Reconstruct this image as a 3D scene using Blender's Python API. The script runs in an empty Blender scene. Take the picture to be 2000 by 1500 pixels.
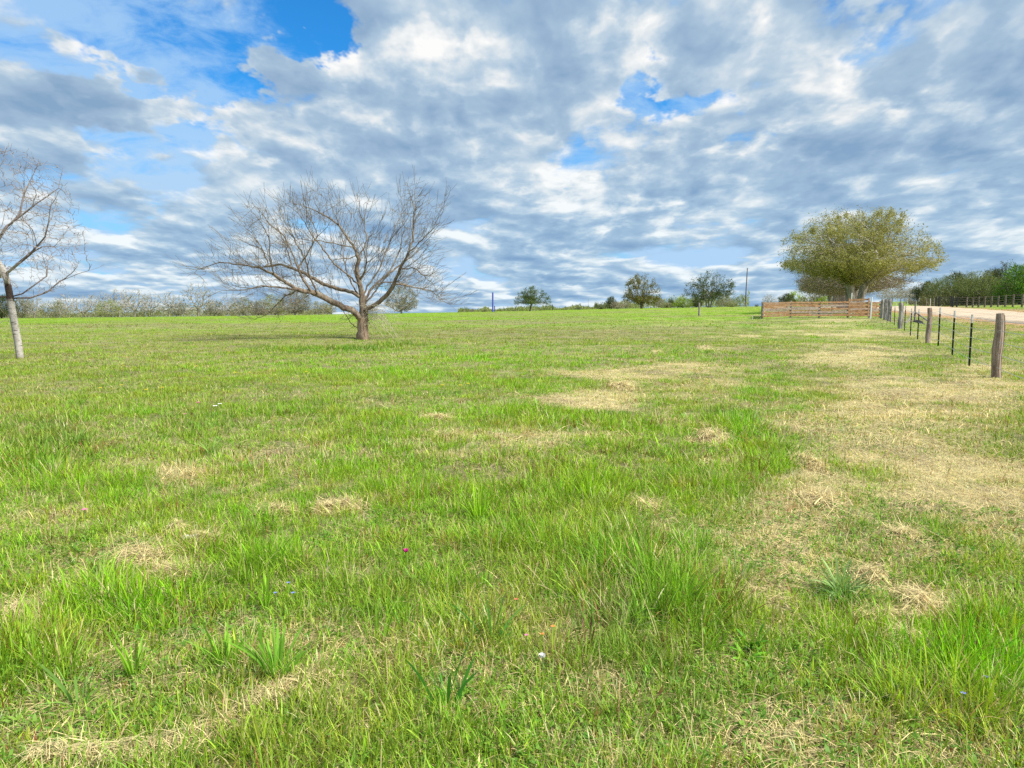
import bpy, math, random
import numpy as np
from mathutils import Vector, Matrix

R = math.radians
C = bpy.context.scene.collection
scene = bpy.context.scene

# ------------------------------------------------------------ camera
F = 1500.0                      # focal length in photo pixels (2000 px wide)
PITCH = math.atan(158 / F)      # the eye-level line is a little above the middle
EYE = 1.6
cam_d = bpy.data.cameras.new('camera')
cam = bpy.data.objects.new('camera', cam_d)
C.objects.link(cam)
cam.location = (0, 0, EYE)
cam.rotation_euler = (math.pi / 2 - PITCH, 0, 0)
cam_d.sensor_width = 36
cam_d.lens = 27.0
cam_d.clip_start = 0.05
cam_d.clip_end = 6000
scene.camera = cam

# ------------------------------------------------------------ exposure, sun, sky
scene.view_settings.view_transform = 'Standard'
scene.view_settings.look = 'None'
scene.view_settings.exposure = 1.1
scene.view_settings.gamma = 1
scene.view_settings.use_curve_mapping = False
scene.cycles.use_denoising = False
scene.cycles.sample_clamp_indirect = 2.0
scene.cycles.sample_clamp_direct = 4.0
scene.cycles.max_bounces = 6
scene.cycles.diffuse_bounces = 3
scene.cycles.glossy_bounces = 1
scene.cycles.transmission_bounces = 3
scene.cycles.transparent_max_bounces = 4

SUN_EL, SUN_AZ = 50.0, 115.0    # azimuth clockwise from +Y: behind the right shoulder, high
sd = bpy.data.lights.new('sun', 'SUN')
sd.energy = 3.6
sd.angle = R(10)
sd.color = (1.0, 0.95, 0.86)
sun = bpy.data.objects.new('sun', sd)
C.objects.link(sun)
sv = Vector((math.sin(R(SUN_AZ)) * math.cos(R(SUN_EL)), math.cos(R(SUN_AZ)) * math.cos(R(SUN_EL)), math.sin(R(SUN_EL))))
sun.rotation_euler = (-sv).to_track_quat('-Z', 'Y').to_euler()
sun.location = (20, -10, 30)

def ray(px, py):
    """direction of a photo pixel, scaled so that its y component is 1"""
    a, b = (px - 1000) / F, (750 - py) / F
    c, s = math.cos(PITCH), math.sin(PITCH)
    d = Vector((a, c + b * s, b * c - s))
    return d / d.y

# ---- node helpers
class NT:
    def __init__(self, tree):
        self.t = tree; self.n = tree.nodes; self.l = tree.links
    def put(self, sock, v):
        if isinstance(v, bpy.types.NodeSocket): self.l.new(v, sock)
        elif v is not None: sock.default_value = v
    def new(self, kind, **kw):
        n = self.n.new(kind)
        for k, v in kw.items(): setattr(n, k, v)
        return n
    def m(self, op, a, b=None, c=None, clamp=False):
        n = self.new('ShaderNodeMath', operation=op, use_clamp=clamp)
        self.put(n.inputs[0], a); self.put(n.inputs[1], b)
        if c is not None: self.put(n.inputs[2], c)
        return n.outputs[0]
    def v(self, op, a, b=None, scale=None):
        n = self.new('ShaderNodeVectorMath', operation=op)
        self.put(n.inputs[0], a)
        if b is not None: self.put(n.inputs[1], b)
        if scale is not None: self.put(n.inputs['Scale'], scale)
        return n.outputs['Value'] if op in ('LENGTH', 'DOT_PRODUCT', 'DISTANCE') else n.outputs['Vector']
    def noise(self, vec, scale, detail=4, rough=0.5, out='Fac', dist=0.0, lac=2.0):
        n = self.new('ShaderNodeTexNoise')
        self.put(n.inputs['Vector'], vec)
        n.inputs['Scale'].default_value = scale; n.inputs['Detail'].default_value = detail
        n.inputs['Roughness'].default_value = rough; n.inputs['Distortion'].default_value = dist
        n.inputs['Lacunarity'].default_value = lac
        return n.outputs[out]
    def noise2(self, vec, scale, detail, rough, out='Fac'):
        o = self.noise(vec, scale, detail, rough, out)
        o.node.noise_dimensions = '2D'
        return o.node.outputs[out]
    def mp(self, x, a, b, c=0.0, d=1.0, smooth=True):
        n = self.new('ShaderNodeMapRange', interpolation_type='SMOOTHSTEP' if smooth else 'LINEAR')
        self.put(n.inputs[0], x)
        for i, q in enumerate((a, b, c, d)): self.put(n.inputs[i + 1], q)
        return n.outputs[0]
    def mix(self, f, a, b, blend='MIX'):
        n = self.new('ShaderNodeMix', data_type='RGBA', blend_type=blend)
        self.put(n.inputs[0], f)
        self.put(n.inputs[6], a if isinstance(a, bpy.types.NodeSocket) else (*a, 1))
        self.put(n.inputs[7], b if isinstance(b, bpy.types.NodeSocket) else (*b, 1))
        return n.outputs[2]

world = bpy.data.worlds.new('World')
scene.world = world
world.use_nodes = True
w = NT(world.node_tree)
w.n.clear()
sky = w.new('ShaderNodeTexSky', sky_type='NISHITA')
sky.sun_disc = False
sky.sun_elevation = R(SUN_EL)
sky.sun_rotation = R(SUN_AZ)
sky.air_density = 1.0; sky.dust_density = 0.6; sky.ozone_density = 2.0
D = w.new('ShaderNodeTexCoord').outputs['Generated']
sep = w.new('ShaderNodeSeparateXYZ'); w.put(sep.inputs[0], D)
dz = sep.outputs['Z']
zz = w.m('MAXIMUM', w.m('ADD', dz, 0.085), 0.06)
cmb = w.new('ShaderNodeCombineXYZ')
w.put(cmb.inputs[0], w.m('MULTIPLY', w.m('DIVIDE', sep.outputs['X'], w.m('POWER', zz, 0.55)), 1.7))
w.put(cmb.inputs[1], w.m('MULTIPLY', w.m('SQRT', w.m('ABSOLUTE', w.m('DIVIDE', sep.outputs['Y'], zz))), 1.75))   # cumulus have height, so the deck foreshortens less than a flat sheet
P = cmb.outputs[0]                          # where the view ray meets the cloud deck

warp = w.noise2(P, 1.3, 3, 0.55, 'Color')
warp = w.v('SCALE', w.v('SUBTRACT', warp, (0.5, 0.5, 0.5)), scale=0.22)
warp2 = w.noise2(P, 5.0, 4, 0.6, 'Color')
warp2 = w.v('SCALE', w.v('SUBTRACT', warp2, (0.5, 0.5, 0.5)), scale=0.28)
DW = w.v('ADD', D, w.v('ADD', w.v('SCALE', warp2, scale=0.38), w.v('SCALE', warp, scale=0.6)))
def blobs(items):
    """sum of soft elliptical swells round directions of the sky: (px, py, rx, ry, amount)"""
    tot = None
    for px, py, rx, ry, amt in items:
        d = ray(px, py).normalized()
        q = w.v('SUBTRACT', DW, tuple(d))
        q = w.v('MULTIPLY', q, (F / rx, 0.0, F / ry))
        s = w.mp(w.v('LENGTH', q), 1.25, 0.0, 0.0, amt)
        tot = s if tot is None else w.m('ADD', tot, s)
    return tot

def puff(vec, scale):
    vo = w.new('ShaderNodeTexVoronoi', feature='F1', voronoi_dimensions='2D')
    w.put(vo.inputs['Vector'], vec); vo.inputs['Scale'].default_value = scale
    d = vo.outputs['Distance']
    return w.m('SUBTRACT', 0.32, w.m('MULTIPLY', d, d))     # a round dome per cell
def density(vec, det):
    vec = w.v('ADD', vec, warp)
    big = w.noise2(vec, 1.45, det, 0.52)
    fine = w.v('ADD', vec, w.v('SCALE', warp2, scale=1.0))
    return w.m('ADD', big, w.m('ADD', w.m('MULTIPLY', puff(fine, 3.4), 0.15), w.m('MULTIPLY', puff(fine, 8.5), 0.07)))

cover = blobs([
    (640, 35, 150, 90, -0.46), (150, 30, 460, 110, -0.27), (380, 80, 200, 60, -0.14), (1265, 165, 80, 45, -0.20), (1400, 190, 80, 35, -0.12),
    (330, 300, 130, 70, -0.20), (400, 390, 200, 40, -0.08), (150, 340, 130, 40, -0.1), (640, 315, 110, 20, -0.1), (1700, 230, 120, 40, -0.08),
    (560, 180, 230, 110, 0.22), (960, 90, 260, 150, 0.20), (150, 200, 170, 75, 0.12), (290, 160, 90, 55, 0.14),
    (1520, 70, 230, 80, 0.16), (1330, 60, 120, 60, 0.10), (1850, 180, 220, 110, 0.10), (1300, 330, 600, 120, 0.07), (1700, 340, 350, 80, 0.05), (700, 330, 260, 50, 0.05),
])
bright = blobs([
    (720, 140, 110, 70, 0.85), (450, 130, 90, 60, 0.40), (1470, 85, 80, 45, 0.45), (1230, 70, 90, 60, 0.30), (1230, 290, 170, 40, 0.35),
    (1900, 90, 110, 60, 0.3), (1480, 240, 250, 50, 0.45), (640, 425, 160, 30, 0.35), (300, 520, 140, 25, 0.4), (1060, 370, 120, 40, 0.45), (1250, 410, 160, 30, 0.4),
    (960, 70, 260, 110, -0.40), (120, 200, 300, 90, -0.32), (300, 170, 120, 60, -0.22), (700, 280, 380, 60, -0.18), (400, 420, 160, 40, -0.15),
    (1750, 300, 300, 60, -0.12), (1050, 480, 300, 26, -0.15), (1500, 440, 240, 26, -0.15), (620, 110, 60, 50, -0.35),
])
d0 = density(P, 8)
d1 = density(w.v('ADD', P, (0.05, -0.09, 0.0)), 5)
dd = w.m('ADD', d0, cover)
low = w.mp(dz, 0.03, 0.24, 1.0, 0.0)        # the deck closes up towards the horizon
dd = w.m('ADD', w.m('ADD', dd, 0.078), w.m('MULTIPLY', low, 0.05))
alpha = w.mp(dd, 0.43, 0.575)
lit = w.m('MULTIPLY', w.m('SUBTRACT', d0, d1), 4.6)
thin = w.mp(dd, 0.50, 0.75, 0.16, -0.12)
wide = w.m('MULTIPLY', w.m('SUBTRACT', w.noise2(w.v('ADD', P, warp), 1.9, 4, 0.55), 0.5), 1.35)
lf = w.m('ADD', w.m('ADD', w.m('ADD', 0.53, lit), w.m('ADD', thin, w.m('MULTIPLY', bright, 0.75))), wide)
lf = w.m('ADD', lf, w.m('MULTIPLY', low, 0.09))
lf = w.mp(lf, -0.30, 1.30, smooth=False)
EX = 2 ** 1.1
def col(r, g, b):
    f = lambda c: ((c / 255 + 0.055) / 1.055) ** 2.4 if c > 10 else c / 3294.6
    return tuple(f(c) / EX for c in (r, g, b))
ramp = w.new('ShaderNodeValToRGB')
ramp.color_ramp.elements[0].position = 0.0
ramp.color_ramp.elements[0].color = (*col(136, 168, 201), 1)
ramp.color_ramp.elements[1].position = 1.0
ramp.color_ramp.elements[1].color = (*col(253, 253, 252), 1)
for pos, c_ in ((0.25, (155, 182, 210)), (0.45, (168, 194, 218)), (0.65, (196, 214, 229)), (0.82, (230, 236, 240))):
    e = ramp.color_ramp.elements.new(pos); e.color = (*col(*c_), 1)
w.put(ramp.inputs[0], lf)
cloud = ramp.outputs[0]
cloud = w.mix(w.m('MULTIPLY', low, 0.5), cloud, w.mix(1.0, cloud, (0.80, 0.96, 1.06), 'MULTIPLY'))
# clear air: the Nishita sky, a little deeper, behind a thin high veil
blue = w.mix(1.0, sky.outputs[0], (0.15, 0.74, 1.20), 'MULTIPLY')
blue = w.v('SCALE', blue, scale=0.072)
veil_n = w.noise2(w.v('ADD', w.v('MULTIPLY', P, (1.0, 1.6, 1.0)), w.v('SCALE', warp, scale=3.0)), 1.7, 7, 0.62)
veil = w.m('ADD', w.mp(w.m('ADD', veil_n, blobs([(120, 80, 400, 100, 0.08), (350, 260, 200, 100, 0.2), (1400, 190, 200, 60, 0.1), (620, 40, 130, 90, -0.2), (1260, 160, 70, 50, -0.1)])), 0.36, 0.66, 0.0, 0.75), w.m('MULTIPLY', low, 0.7), clamp=True)
air = w.mix(veil, blue, col(178, 214, 248))
out = w.mix(alpha, air, cloud)
bg = w.new('ShaderNodeBackground')
w.put(bg.inputs[0], w.v('SCALE', out, scale=10.0))
bg.inputs[1].default_value = 0.1
wo = w.new('ShaderNodeOutputWorld')
w.l.new(bg.outputs[0], wo.inputs[0])
world.cycles.sampling_method = 'MANUAL'
world.cycles.sample_map_resolution = 512

# ------------------------------------------------------------ helpers
rng = np.random.default_rng(7)

def hash2(ix, iy, seed):
    h = (ix.astype(np.int64) * 374761393 + iy.astype(np.int64) * 668265263 + seed * 144665) & 0xffffffff
    h = ((h ^ (h >> 13)) * 1274126177) & 0xffffffff
    return ((h ^ (h >> 16)) & 0xffff) / 65535.0

def vnoise(x, y, s, seed=0):
    x = np.asarray(x, float) / s + 5000.0; y = np.asarray(y, float) / s + 5000.0
    ix = np.floor(x); iy = np.floor(y)
    fx = x - ix; fy = y - iy
    fx = fx * fx * (3 - 2 * fx); fy = fy * fy * (3 - 2 * fy)
    a = hash2(ix, iy, seed); b = hash2(ix + 1, iy, seed); c = hash2(ix, iy + 1, seed); d = hash2(ix + 1, iy + 1, seed)
    return (a * (1 - fx) + b * fx) * (1 - fy) + (c * (1 - fx) + d * fx) * fy

def fbm(x, y, s, seed=0, oct=4):
    t = 0; a = 1; n = 0
    for i in range(oct):
        t = t + a * vnoise(x, y, s / 2 ** i, seed + 17 * i); n += a; a *= 0.55
    return t / n

def sstep(x, a, b):
    t = np.clip((x - a) / (b - a), 0, 1)
    return t * t * (3 - 2 * t)

def tag(o, label=None, cat=None, group=None, kind=None):
    if label: o['label'] = label
    if cat: o['category'] = cat
    if group: o['group'] = group
    if kind: o['kind'] = kind
    return o

def link(name, me, mat=None, parent=None, smooth=False):
    o = bpy.data.objects.new(name, me)
    C.objects.link(o)
    if mat: me.materials.append(mat)
    if parent: o.parent = parent
    if smooth: me.shade_smooth()
    return o

def empty(name, loc, rz=0, label=None, cat=None, group=None):
    o = bpy.data.objects.new(name, None)
    o.empty_display_size = 0.2
    C.objects.link(o)
    o.location = loc; o.rotation_euler = (0, 0, rz)
    return tag(o, label, cat, group)

def np_mesh(name, verts, faces_list, colors=None):
    """verts (n,3); faces_list: list of int arrays (m,k)"""
    me = bpy.data.meshes.new(name)
    verts = np.asarray(verts, np.float32)
    me.vertices.add(len(verts)); me.vertices.foreach_set('co', verts.ravel())
    loops = np.concatenate([f.ravel() for f in faces_list]).astype(np.int32)
    tot = np.concatenate([np.full(len(f), f.shape[1]) for f in faces_list]).astype(np.int32)
    start = np.concatenate([[0], np.cumsum(tot)[:-1]]).astype(np.int32)
    me.loops.add(len(loops)); me.loops.foreach_set('vertex_index', loops)
    me.polygons.add(len(tot)); me.polygons.foreach_set('loop_start', start)
    me.update(calc_edges=True)
    if colors is not None:
        a = me.color_attributes.new('tone', 'FLOAT_COLOR', 'POINT')
        c = np.ones((len(verts), 4), np.float32); c[:, :3] = colors
        a.data.foreach_set('color', c.ravel())
    return me

# ------------------------------------------------------------ terrain
TD = [0, 20, 35, 50, 75, 110, 160, 240]
TT = {
    -700: [0, 0, 0.0, -.10, -.40, -1.0, -1.9, -3.4],
    0:    [0, 0, 0.0, -.08, -.32, -.85, -1.70, -3.15],
    450:  [0, 0, 0.0, -.02, -.18, -.58, -1.22, -2.35],
    700:  [0, 0, 0.0, 0.0, -.08, -.35, -.85, -1.75],
    1000: [0, 0, 0.0, 0.0, 0.0, -.05, -.30, -.92],
    1250: [0, 0, 0.0, .03, .12, .22, .22, 0.05],
    1450: [0, 0, 0.0, .05, .20, .40, .56, .52],
    1650: [0, 0, 0.02, .06, .24, .52, .85, 1.10],
    1750: [0, 0, 0.04, .10, .30, .80, 1.45, 2.25],
    1850: [0, 0, .08, .22, .62, .98, 1.30, 1.70],
    1930: [0, .02, .22, .45, .90, 1.20, 1.40, 1.70],
    2000: [0, .03, .45, .72, 1.10, 1.30, 1.50, 1.70],
    2500: [0, .08, .60, .90, 1.20, 1.45, 1.60, 1.75],
}
_u = np.linspace(-1.2, 1.2, 241); _d = np.linspace(0, 240, 241)
_ku = np.array([(k - 1000) / F for k in TT]); _kt = np.array(list(TT.values()))
_t = np.array([np.interp(_d, TD, row) for row in _kt])
_t = np.array([np.interp(_u, _ku, _t[:, j]) for j in range(len(_d))]).T
def _blur(a, n, axis):
    k = np.hanning(n + 2)[1:-1]; k /= k.sum()
    a = np.concatenate([np.repeat(np.take(a, [0], axis), n // 2, axis), a, np.repeat(np.take(a, [-1], axis), n // 2, axis)], axis)
    return np.apply_along_axis(lambda v: np.convolve(v, k, 'valid'), axis, a)
_end = _t[:, -1].copy()
_t = _blur(_blur(_t, 7, 0), 15, 1)
_end = _t[:, -1].copy()

def road_band(x, y):
    """1 on the road, fading outside (world)"""
    return sstep(road_dist(x, y), 1.5, 0.0)

def terrain_smooth(x, y):
    x = np.asarray(x, float); y = np.asarray(y, float)
    d = np.clip(y, 0, 240); u = np.clip(x / np.maximum(y, 8.0), -1.19, 1.19)
    fu = (u + 1.2) / 0.01; fd = d
    iu = np.clip(fu.astype(int), 0, 239); idd = np.clip(fd.astype(int), 0, 239)
    a = fu - iu; b = fd - idd
    z = (_t[iu, idd] * (1 - a) + _t[iu + 1, idd] * a) * (1 - b) + (_t[iu, idd + 1] * (1 - a) + _t[iu + 1, idd + 1] * a) * b
    ze = _end[iu] * (1 - a) + _end[iu + 1] * a
    over = np.maximum(y - 240, 0)
    slope = -(np.maximum(1.6 - ze, 0) / 240 + 0.006)
    return np.where(over > 0, ze + over * slope, z)

def bumps(x, y):
    n = (fbm(x, y, 9.0, 3, 3) - .5) * 0.34 + (fbm(x, y, 1.6, 9, 3) - .5) * 0.09
    k = sstep(y, 2.0, 9.0) * 0.75 + 0.25
    k = k * (1 - 0.75 * sstep(y, 120, 200))
    return n * k

def terrain(x, y):
    x = np.asarray(x, float); y = np.asarray(y, float)
    return terrain_smooth(x, y) + bumps(x, y) * (1 - road_band(x, y))

def tz(x, y): return float(terrain(np.array([x]), np.array([y]))[0])

def hit(px, py, fn=None):
    """ground point under a photo pixel"""
    fn = fn or terrain_smooth
    r = ray(px, py)
    ys = np.concatenate([np.linspace(1.5, 40, 800), np.linspace(40, 300, 1600)])
    h = EYE + r.z * ys - fn(r.x * ys, ys)
    k = np.argmax(h < 0) if (h < 0).any() else len(ys) - 1
    if k == 0: return (r.x * ys[0], ys[0])
    t = h[k - 1] / (h[k - 1] - h[k] + 1e-9)
    yy = ys[k - 1] + (ys[k] - ys[k - 1]) * t
    return (r.x * yy, yy)

def at(px, py, d):
    r = ray(px, py)
    return Vector((r.x * d, d, EYE + r.z * d))

# the unpaved road: (near edge pixel, far edge pixel) pairs, measured once in the photograph
ROADP = [((2350, 690), (2350, 640)), ((2150, 657), (2150, 626)), ((2000, 635), (2000, 611.5)), ((1900, 623.5), (1900, 603.5)),
         ((1830, 616.5), (1830, 598.6)), ((1780, 611.5), (1780, 598)), ((1735, 607.5), (1735, 599)), ((1690, 605.5), (1690, 599.3)),
         ((1600, 604), (1600, 600)), ((1500, 603), (1500, 600.3))]
_rd = [(hit(*a), hit(*b)) for a, b in ROADP]
_rc = np.array([((a[0] + b[0]) / 2, (a[1] + b[1]) / 2) for a, b in _rd])
_rw = np.array([math.hypot(a[0] - b[0], a[1] - b[1]) / 2 for a, b in _rd])
_near = np.array([a for a, b in _rd]); _far = np.array([b for a, b in _rd])
_poly = np.concatenate([_near, _far[::-1]])
def road_dist(x, y):
    """0 inside the road polygon, else metres to its outline"""
    x = np.asarray(x, float); y = np.asarray(y, float)
    sh = x.shape; x = x.ravel(); y = y.ravel()
    out = np.full(len(x), 99.0)
    m = (x > _poly[:, 0].min() - 5) & (x < _poly[:, 0].max() + 5) & (y > _poly[:, 1].min() - 5) & (y < _poly[:, 1].max() + 5)
    if m.any():
        X = x[m]; Y = y[m]; best = np.full(len(X), 99.0); ins = np.zeros(len(X), bool)
        n = len(_poly)
        for i in range(n):
            a = _poly[i]; b = _poly[(i + 1) % n]; e = b - a
            t = np.clip(((X - a[0]) * e[0] + (Y - a[1]) * e[1]) / (e @ e), 0, 1)
            best = np.minimum(best, np.hypot(X - a[0] - t * e[0], Y - a[1] - t * e[1]))
            c = ((a[1] > Y) != (b[1] > Y)) & (X < (b[0] - a[0]) * (Y - a[1]) / (b[1] - a[1] + 1e-12) + a[0])
            ins ^= c
        best[ins] = 0
        out[m] = best
    return out.reshape(sh)

# ---- where the grass is dry, lush, tall or dark: patches of the field in world metres
def patch(items):
    L = []
    for cx, cy, rx, ry, s in items:
        x, y = hit(cx, cy); x0, y0 = hit(cx, cy + ry); x1, y1 = hit(cx, cy - ry)
        L.append((x, (y0 + y1) / 2, rx * y / F, max((y1 - y0) / 2, rx * y / F * 0.3), s, cx))
    return L
def field(P_, x, y, seed, rag=0.8, soft=0.45):
    v = np.zeros(np.shape(x))
    n = None
    for cx, cy, rx, ry, s, _ in P_:
        m = (abs(x - cx) < rx * 1.9) & (abs(y - cy) < ry * 1.9)
        if not m.any(): continue
        X = x[m]; Y = y[m]
        sc = max(min(rx, ry) * 0.9, 0.12)
        # patches stretch along the mowing direction, i.e. along the line of sight of their own place
        k = cx / max(cy, 1.0)
        r = np.hypot((X - cx - k * (Y - cy)) / rx, (Y - cy) / ry) + (fbm(X, Y, sc, seed, 3) - .5) * rag * 1.6
        v[m] = np.maximum(v[m], sstep(r, 1.0 + soft, 1.0 - soft) * s)
    return v
HAY = [(355, 941, 52, 12, 1), (665, 998, 46, 13, 1), (535, 1007, 44, 8, .9), (340, 1045, 20, 8, .7), (275, 1095, 50, 18, .8), (330, 1128, 60, 16, .8),
       (405, 1066, 45, 9, .8), (30, 1205, 60, 26, 1), (600, 1330, 26, 14, .6), (520, 1378, 34, 12, .7), (430, 1420, 34, 12, .7), (340, 1458, 34, 10, .7), (200, 1490, 60, 8, .5),
       (1390, 862, 32, 16, 1), (1400, 915, 45, 8, .7), (1590, 930, 25, 34, .8), (1600, 985, 55, 18, .8), (1700, 1125, 48, 11, 1), (1790, 1180, 45, 30, 1), (1740, 1208, 70, 12, .9),
       (1765, 1250, 28, 20, 1), (1840, 1195, 40, 16, .7), (1760, 1050, 50, 11, .8), (850, 830, 30, 5, .8), (1285, 690, 10, 3, .9), (1378, 684, 14, 4, .9), (1465, 655, 24, 3, 1),
       (1215, 760, 30, 8, .9), (700, 1010, 20, 5, .8), (1180, 1330, 30, 26, .5), (1255, 990, 40, 12, .7), (230, 1290, 40, 12, .4)]
DRY = [(1870, 830, 230, 80, .82), (1960, 780, 140, 55, .78), (1800, 880, 130, 40, .75), (1900, 940, 160, 60, .85), (1985, 1000, 110, 60, .8), (1700, 700, 110, 28, .6),
       (1760, 760, 120, 30, .75), (1690, 655, 80, 10, .75), (1600, 640, 90, 5, .6), (1640, 627, 60, 3, .9), (1930, 720, 80, 14, .5), (1260, 740, 130, 15, .8), (1150, 795, 130, 14, .95), (1330, 722, 70, 10, .7), (1300, 768, 70, 8, .7),
       (1230, 780, 100, 14, .7), (1560, 1040, 80, 40, .6), (1400, 760, 60, 20, .5), (1420, 720, 60, 10, .5), (1680, 860, 80, 40, .5), (1620, 1000, 120, 60, .5), (1700, 1100, 160, 60, .4),
       (700, 1260, 160, 40, .35), (1180, 1340, 70, 40, .5), (1150, 1470, 90, 30, .6), (1500, 1440, 140, 40, .5), (250, 1290, 90, 24, .45), (120, 1180, 70, 14, .5), (900, 870, 200, 12, .3),
       (1000, 830, 90, 8, .4), (1550, 1390, 120, 30, .4), (1750, 1480, 160, 20, .5), (640, 1130, 90, 20, .35), (1840, 660, 60, 14, .5)]
BROWN = [(730, 796, 90, 9, .8), (900, 778, 60, 8, .5), (600, 655, 260, 8, .5), (1000, 655, 300, 7, .6), (1200, 650, 200, 6, .6), (480, 662, 130, 6, .55), (1350, 642, 120, 4, .6), (100, 700, 60, 8, .3),
         (1600, 622, 130, 2.2, .8), (1790, 628, 75, 3.4, 1.0), (1760, 618, 60, 3, .5), (1880, 645, 60, 5, .5), (1200, 1250, 120, 20, .3)]
LUSH = [(1520, 712, 60, 32, .9), (1500, 770, 70, 30, .9), (1490, 860, 70, 40, .75), (1560, 810, 50, 30, .6), (1100, 700, 300, 22, .8), (820, 720, 330, 20, .75), (900, 690, 400, 10, .8), (600, 720, 300, 20, .4),
        (1300, 690, 120, 14, .7), (300, 820, 260, 40, .3), (900, 800, 160, 18, .5), (1300, 1130, 140, 70, .5), (1880, 1340, 170, 60, .75), (640, 1000, 600, 140, .15), (1150, 850, 180, 24, .3),
        (1640, 662, 60, 7, .7), (1700, 640, 40, 3, .6), (1800, 765, 20, 5, .9), (1930, 690, 80, 10, .5), (200, 1190, 230, 40, .5), (1450, 640, 100, 6, .5)]
TALL = [(1290, 1150, 150, 70, .9), (1000, 985, 150, 36, .7), (1130, 960, 120, 40, .6), (640, 680, 150, 6, 1.0), (770, 676, 60, 5, .8), (1290, 960, 140, 40, .4), (1880, 1340, 160, 60, .7), (230, 1180, 200, 40, .6), (1150, 830, 140, 18, .4),
        (1440, 850, 70, 24, .5), (80, 900, 120, 40, .5), (500, 1300, 150, 40, .5), (60, 1280, 120, 60, .6), (1080, 815, 100, 14, .5), (1490, 910, 60, 30, .4), (500, 1120, 140, 40, .4), (1930, 1240, 90, 50, .4), (1620, 635, 60, 2.5, .8), (1200, 765, 50, 7, .6), (1070, 1050, 150, 40, .6)]
DEEP = [(60, 880, 140, 36, .6), (410, 845, 120, 12, .6), (640, 680, 160, 7, .8), (780, 678, 60, 6, .9), (1290, 1130, 150, 70, .4), (1410, 820, 40, 14, .7), (1060, 800, 70, 10, .5), (1260, 800, 60, 8, .4), (1650, 1160, 70, 26, .8), (300, 760, 200, 10, .3), (640, 905, 60, 14, .5), (40, 760, 120, 10, .5), (700, 1370, 120, 40, .3)]
P_HAY, P_DRY, P_BROWN, P_LUSH, P_TALL, P_DEEP = [patch(q) for q in (HAY, DRY, BROWN, LUSH, TALL, DEEP)]

def cover_at(x, y):
    """hay, dry, brown, lush, tall, deep, each 0..1"""
    hay = field(P_HAY, x, y, 31, 0.5, 0.25)
    dry = field(P_DRY, x, y, 41, 0.9, 0.6)
    n = fbm(x, y, 1.1, 5, 4); n2 = fbm(x, y, 5.0, 6, 3); n3 = fbm(x, y, 0.35, 8, 2)
    calm = 1 - .75 * sstep(y, 6, 16) * sstep(x / np.maximum(y, 1), .22, .02)
    dry = dry * (.45 + .75 * sstep(fbm(x, y * .8, 2.6, 133, 4), .36, .56))
    dry = np.clip(dry + calm * ((n - .5) * 0.7 + (n3 - .5) * 0.5) + sstep(n, 0.56, 0.72) * 0.22 * calm * (x / np.maximum(y, 1) > -0.3) + 0.02, 0, 1)
    brown = field(P_BROWN, x, y, 51, 0.8, 0.5)
    brown = np.clip(brown + (sstep(fbm(x, y * 0.6, 6.0, 15, 3), 0.54, 0.68)) * 0.22, 0, 1)
    lush = np.clip(field(P_LUSH, x, y, 61, 0.8, 0.6) + .22 + (n2 - .5) * 1.1, 0, 1)
    tall = np.clip(field(P_TALL, x, y, 71, 0.8, 0.5) + (fbm(x, y, 0.8, 77, 3) - .5) * 0.5, 0, 1)
    deep = np.clip(field(P_DEEP, x, y, 81, 0.9, 0.6) + sstep(fbm(x, y, 0.7, 83, 3), 0.55, 0.75) * 0.5, 0, 1)
    fr_ = sstep(y, 25, 60)
    band = fbm(x * .22, y * .55, 5.0, 91, 4); band2 = fbm(x * .3, y * .6, 2.2, 95, 3)
    brown = np.clip(brown + fr_ * (sstep(band, .50, .66) * .55 + sstep(band2, .52, .7) * .3), 0, 1)
    lush = np.clip(lush + fr_ * (.5 - band) * 1.6, 0, 1)
    lush = lush * (1 - dry * .8)
    tall = tall * (1 - np.maximum(hay, dry * .8))
    return hay, dry, brown, lush, tall, deep

C_GREEN = np.array((0.265, 0.430, 0.026)); C_LUSH = np.array((0.215, 0.500, 0.004)); C_DEEP = np.array((0.070, 0.210, 0.035))
C_STRAW = np.array((0.66, 0.56, 0.28)); C_BROWN = np.array((0.21, 0.185, 0.105)); C_YEL = np.array((0.40, 0.48, 0.050))
def lerp(a, b, t): return a + (b - a) * t[:, None]

# ---- materials
def mat_new(name):
    m = bpy.data.materials.new(name); m.use_nodes = True
    q = NT(m.node_tree); b = q.n['Principled BSDF']
    return m, q, b
def mat_blade(name, rough=0.55, trans=0.35, spec=0.25):
    m, q, b = mat_new(name)
    a = q.new('ShaderNodeVertexColor', layer_name='tone').outputs[0]
    q.put(b.inputs['Base Color'], a); b.inputs['Roughness'].default_value = rough
    b.inputs['Specular IOR Level'].default_value = spec
    t = q.new('ShaderNodeBsdfTranslucent'); q.put(t.inputs[0], q.mix(1.0, a, (1.15, 1.1, 0.6), 'MULTIPLY'))
    ms = q.new('ShaderNodeMixShader'); ms.inputs[0].default_value = trans
    q.l.new(b.outputs[0], ms.inputs[1]); q.l.new(t.outputs[0], ms.inputs[2])
    q.l.new(ms.outputs[0], q.n['Material Output'].inputs[0])
    return m
M_BLADE = mat_blade('grass_blade')
M_STRAW = mat_blade('straw', 0.6, 0.15, 0.2)
M_LEAF = mat_blade('leaf', 0.55, 0.3, 0.2)

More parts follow.
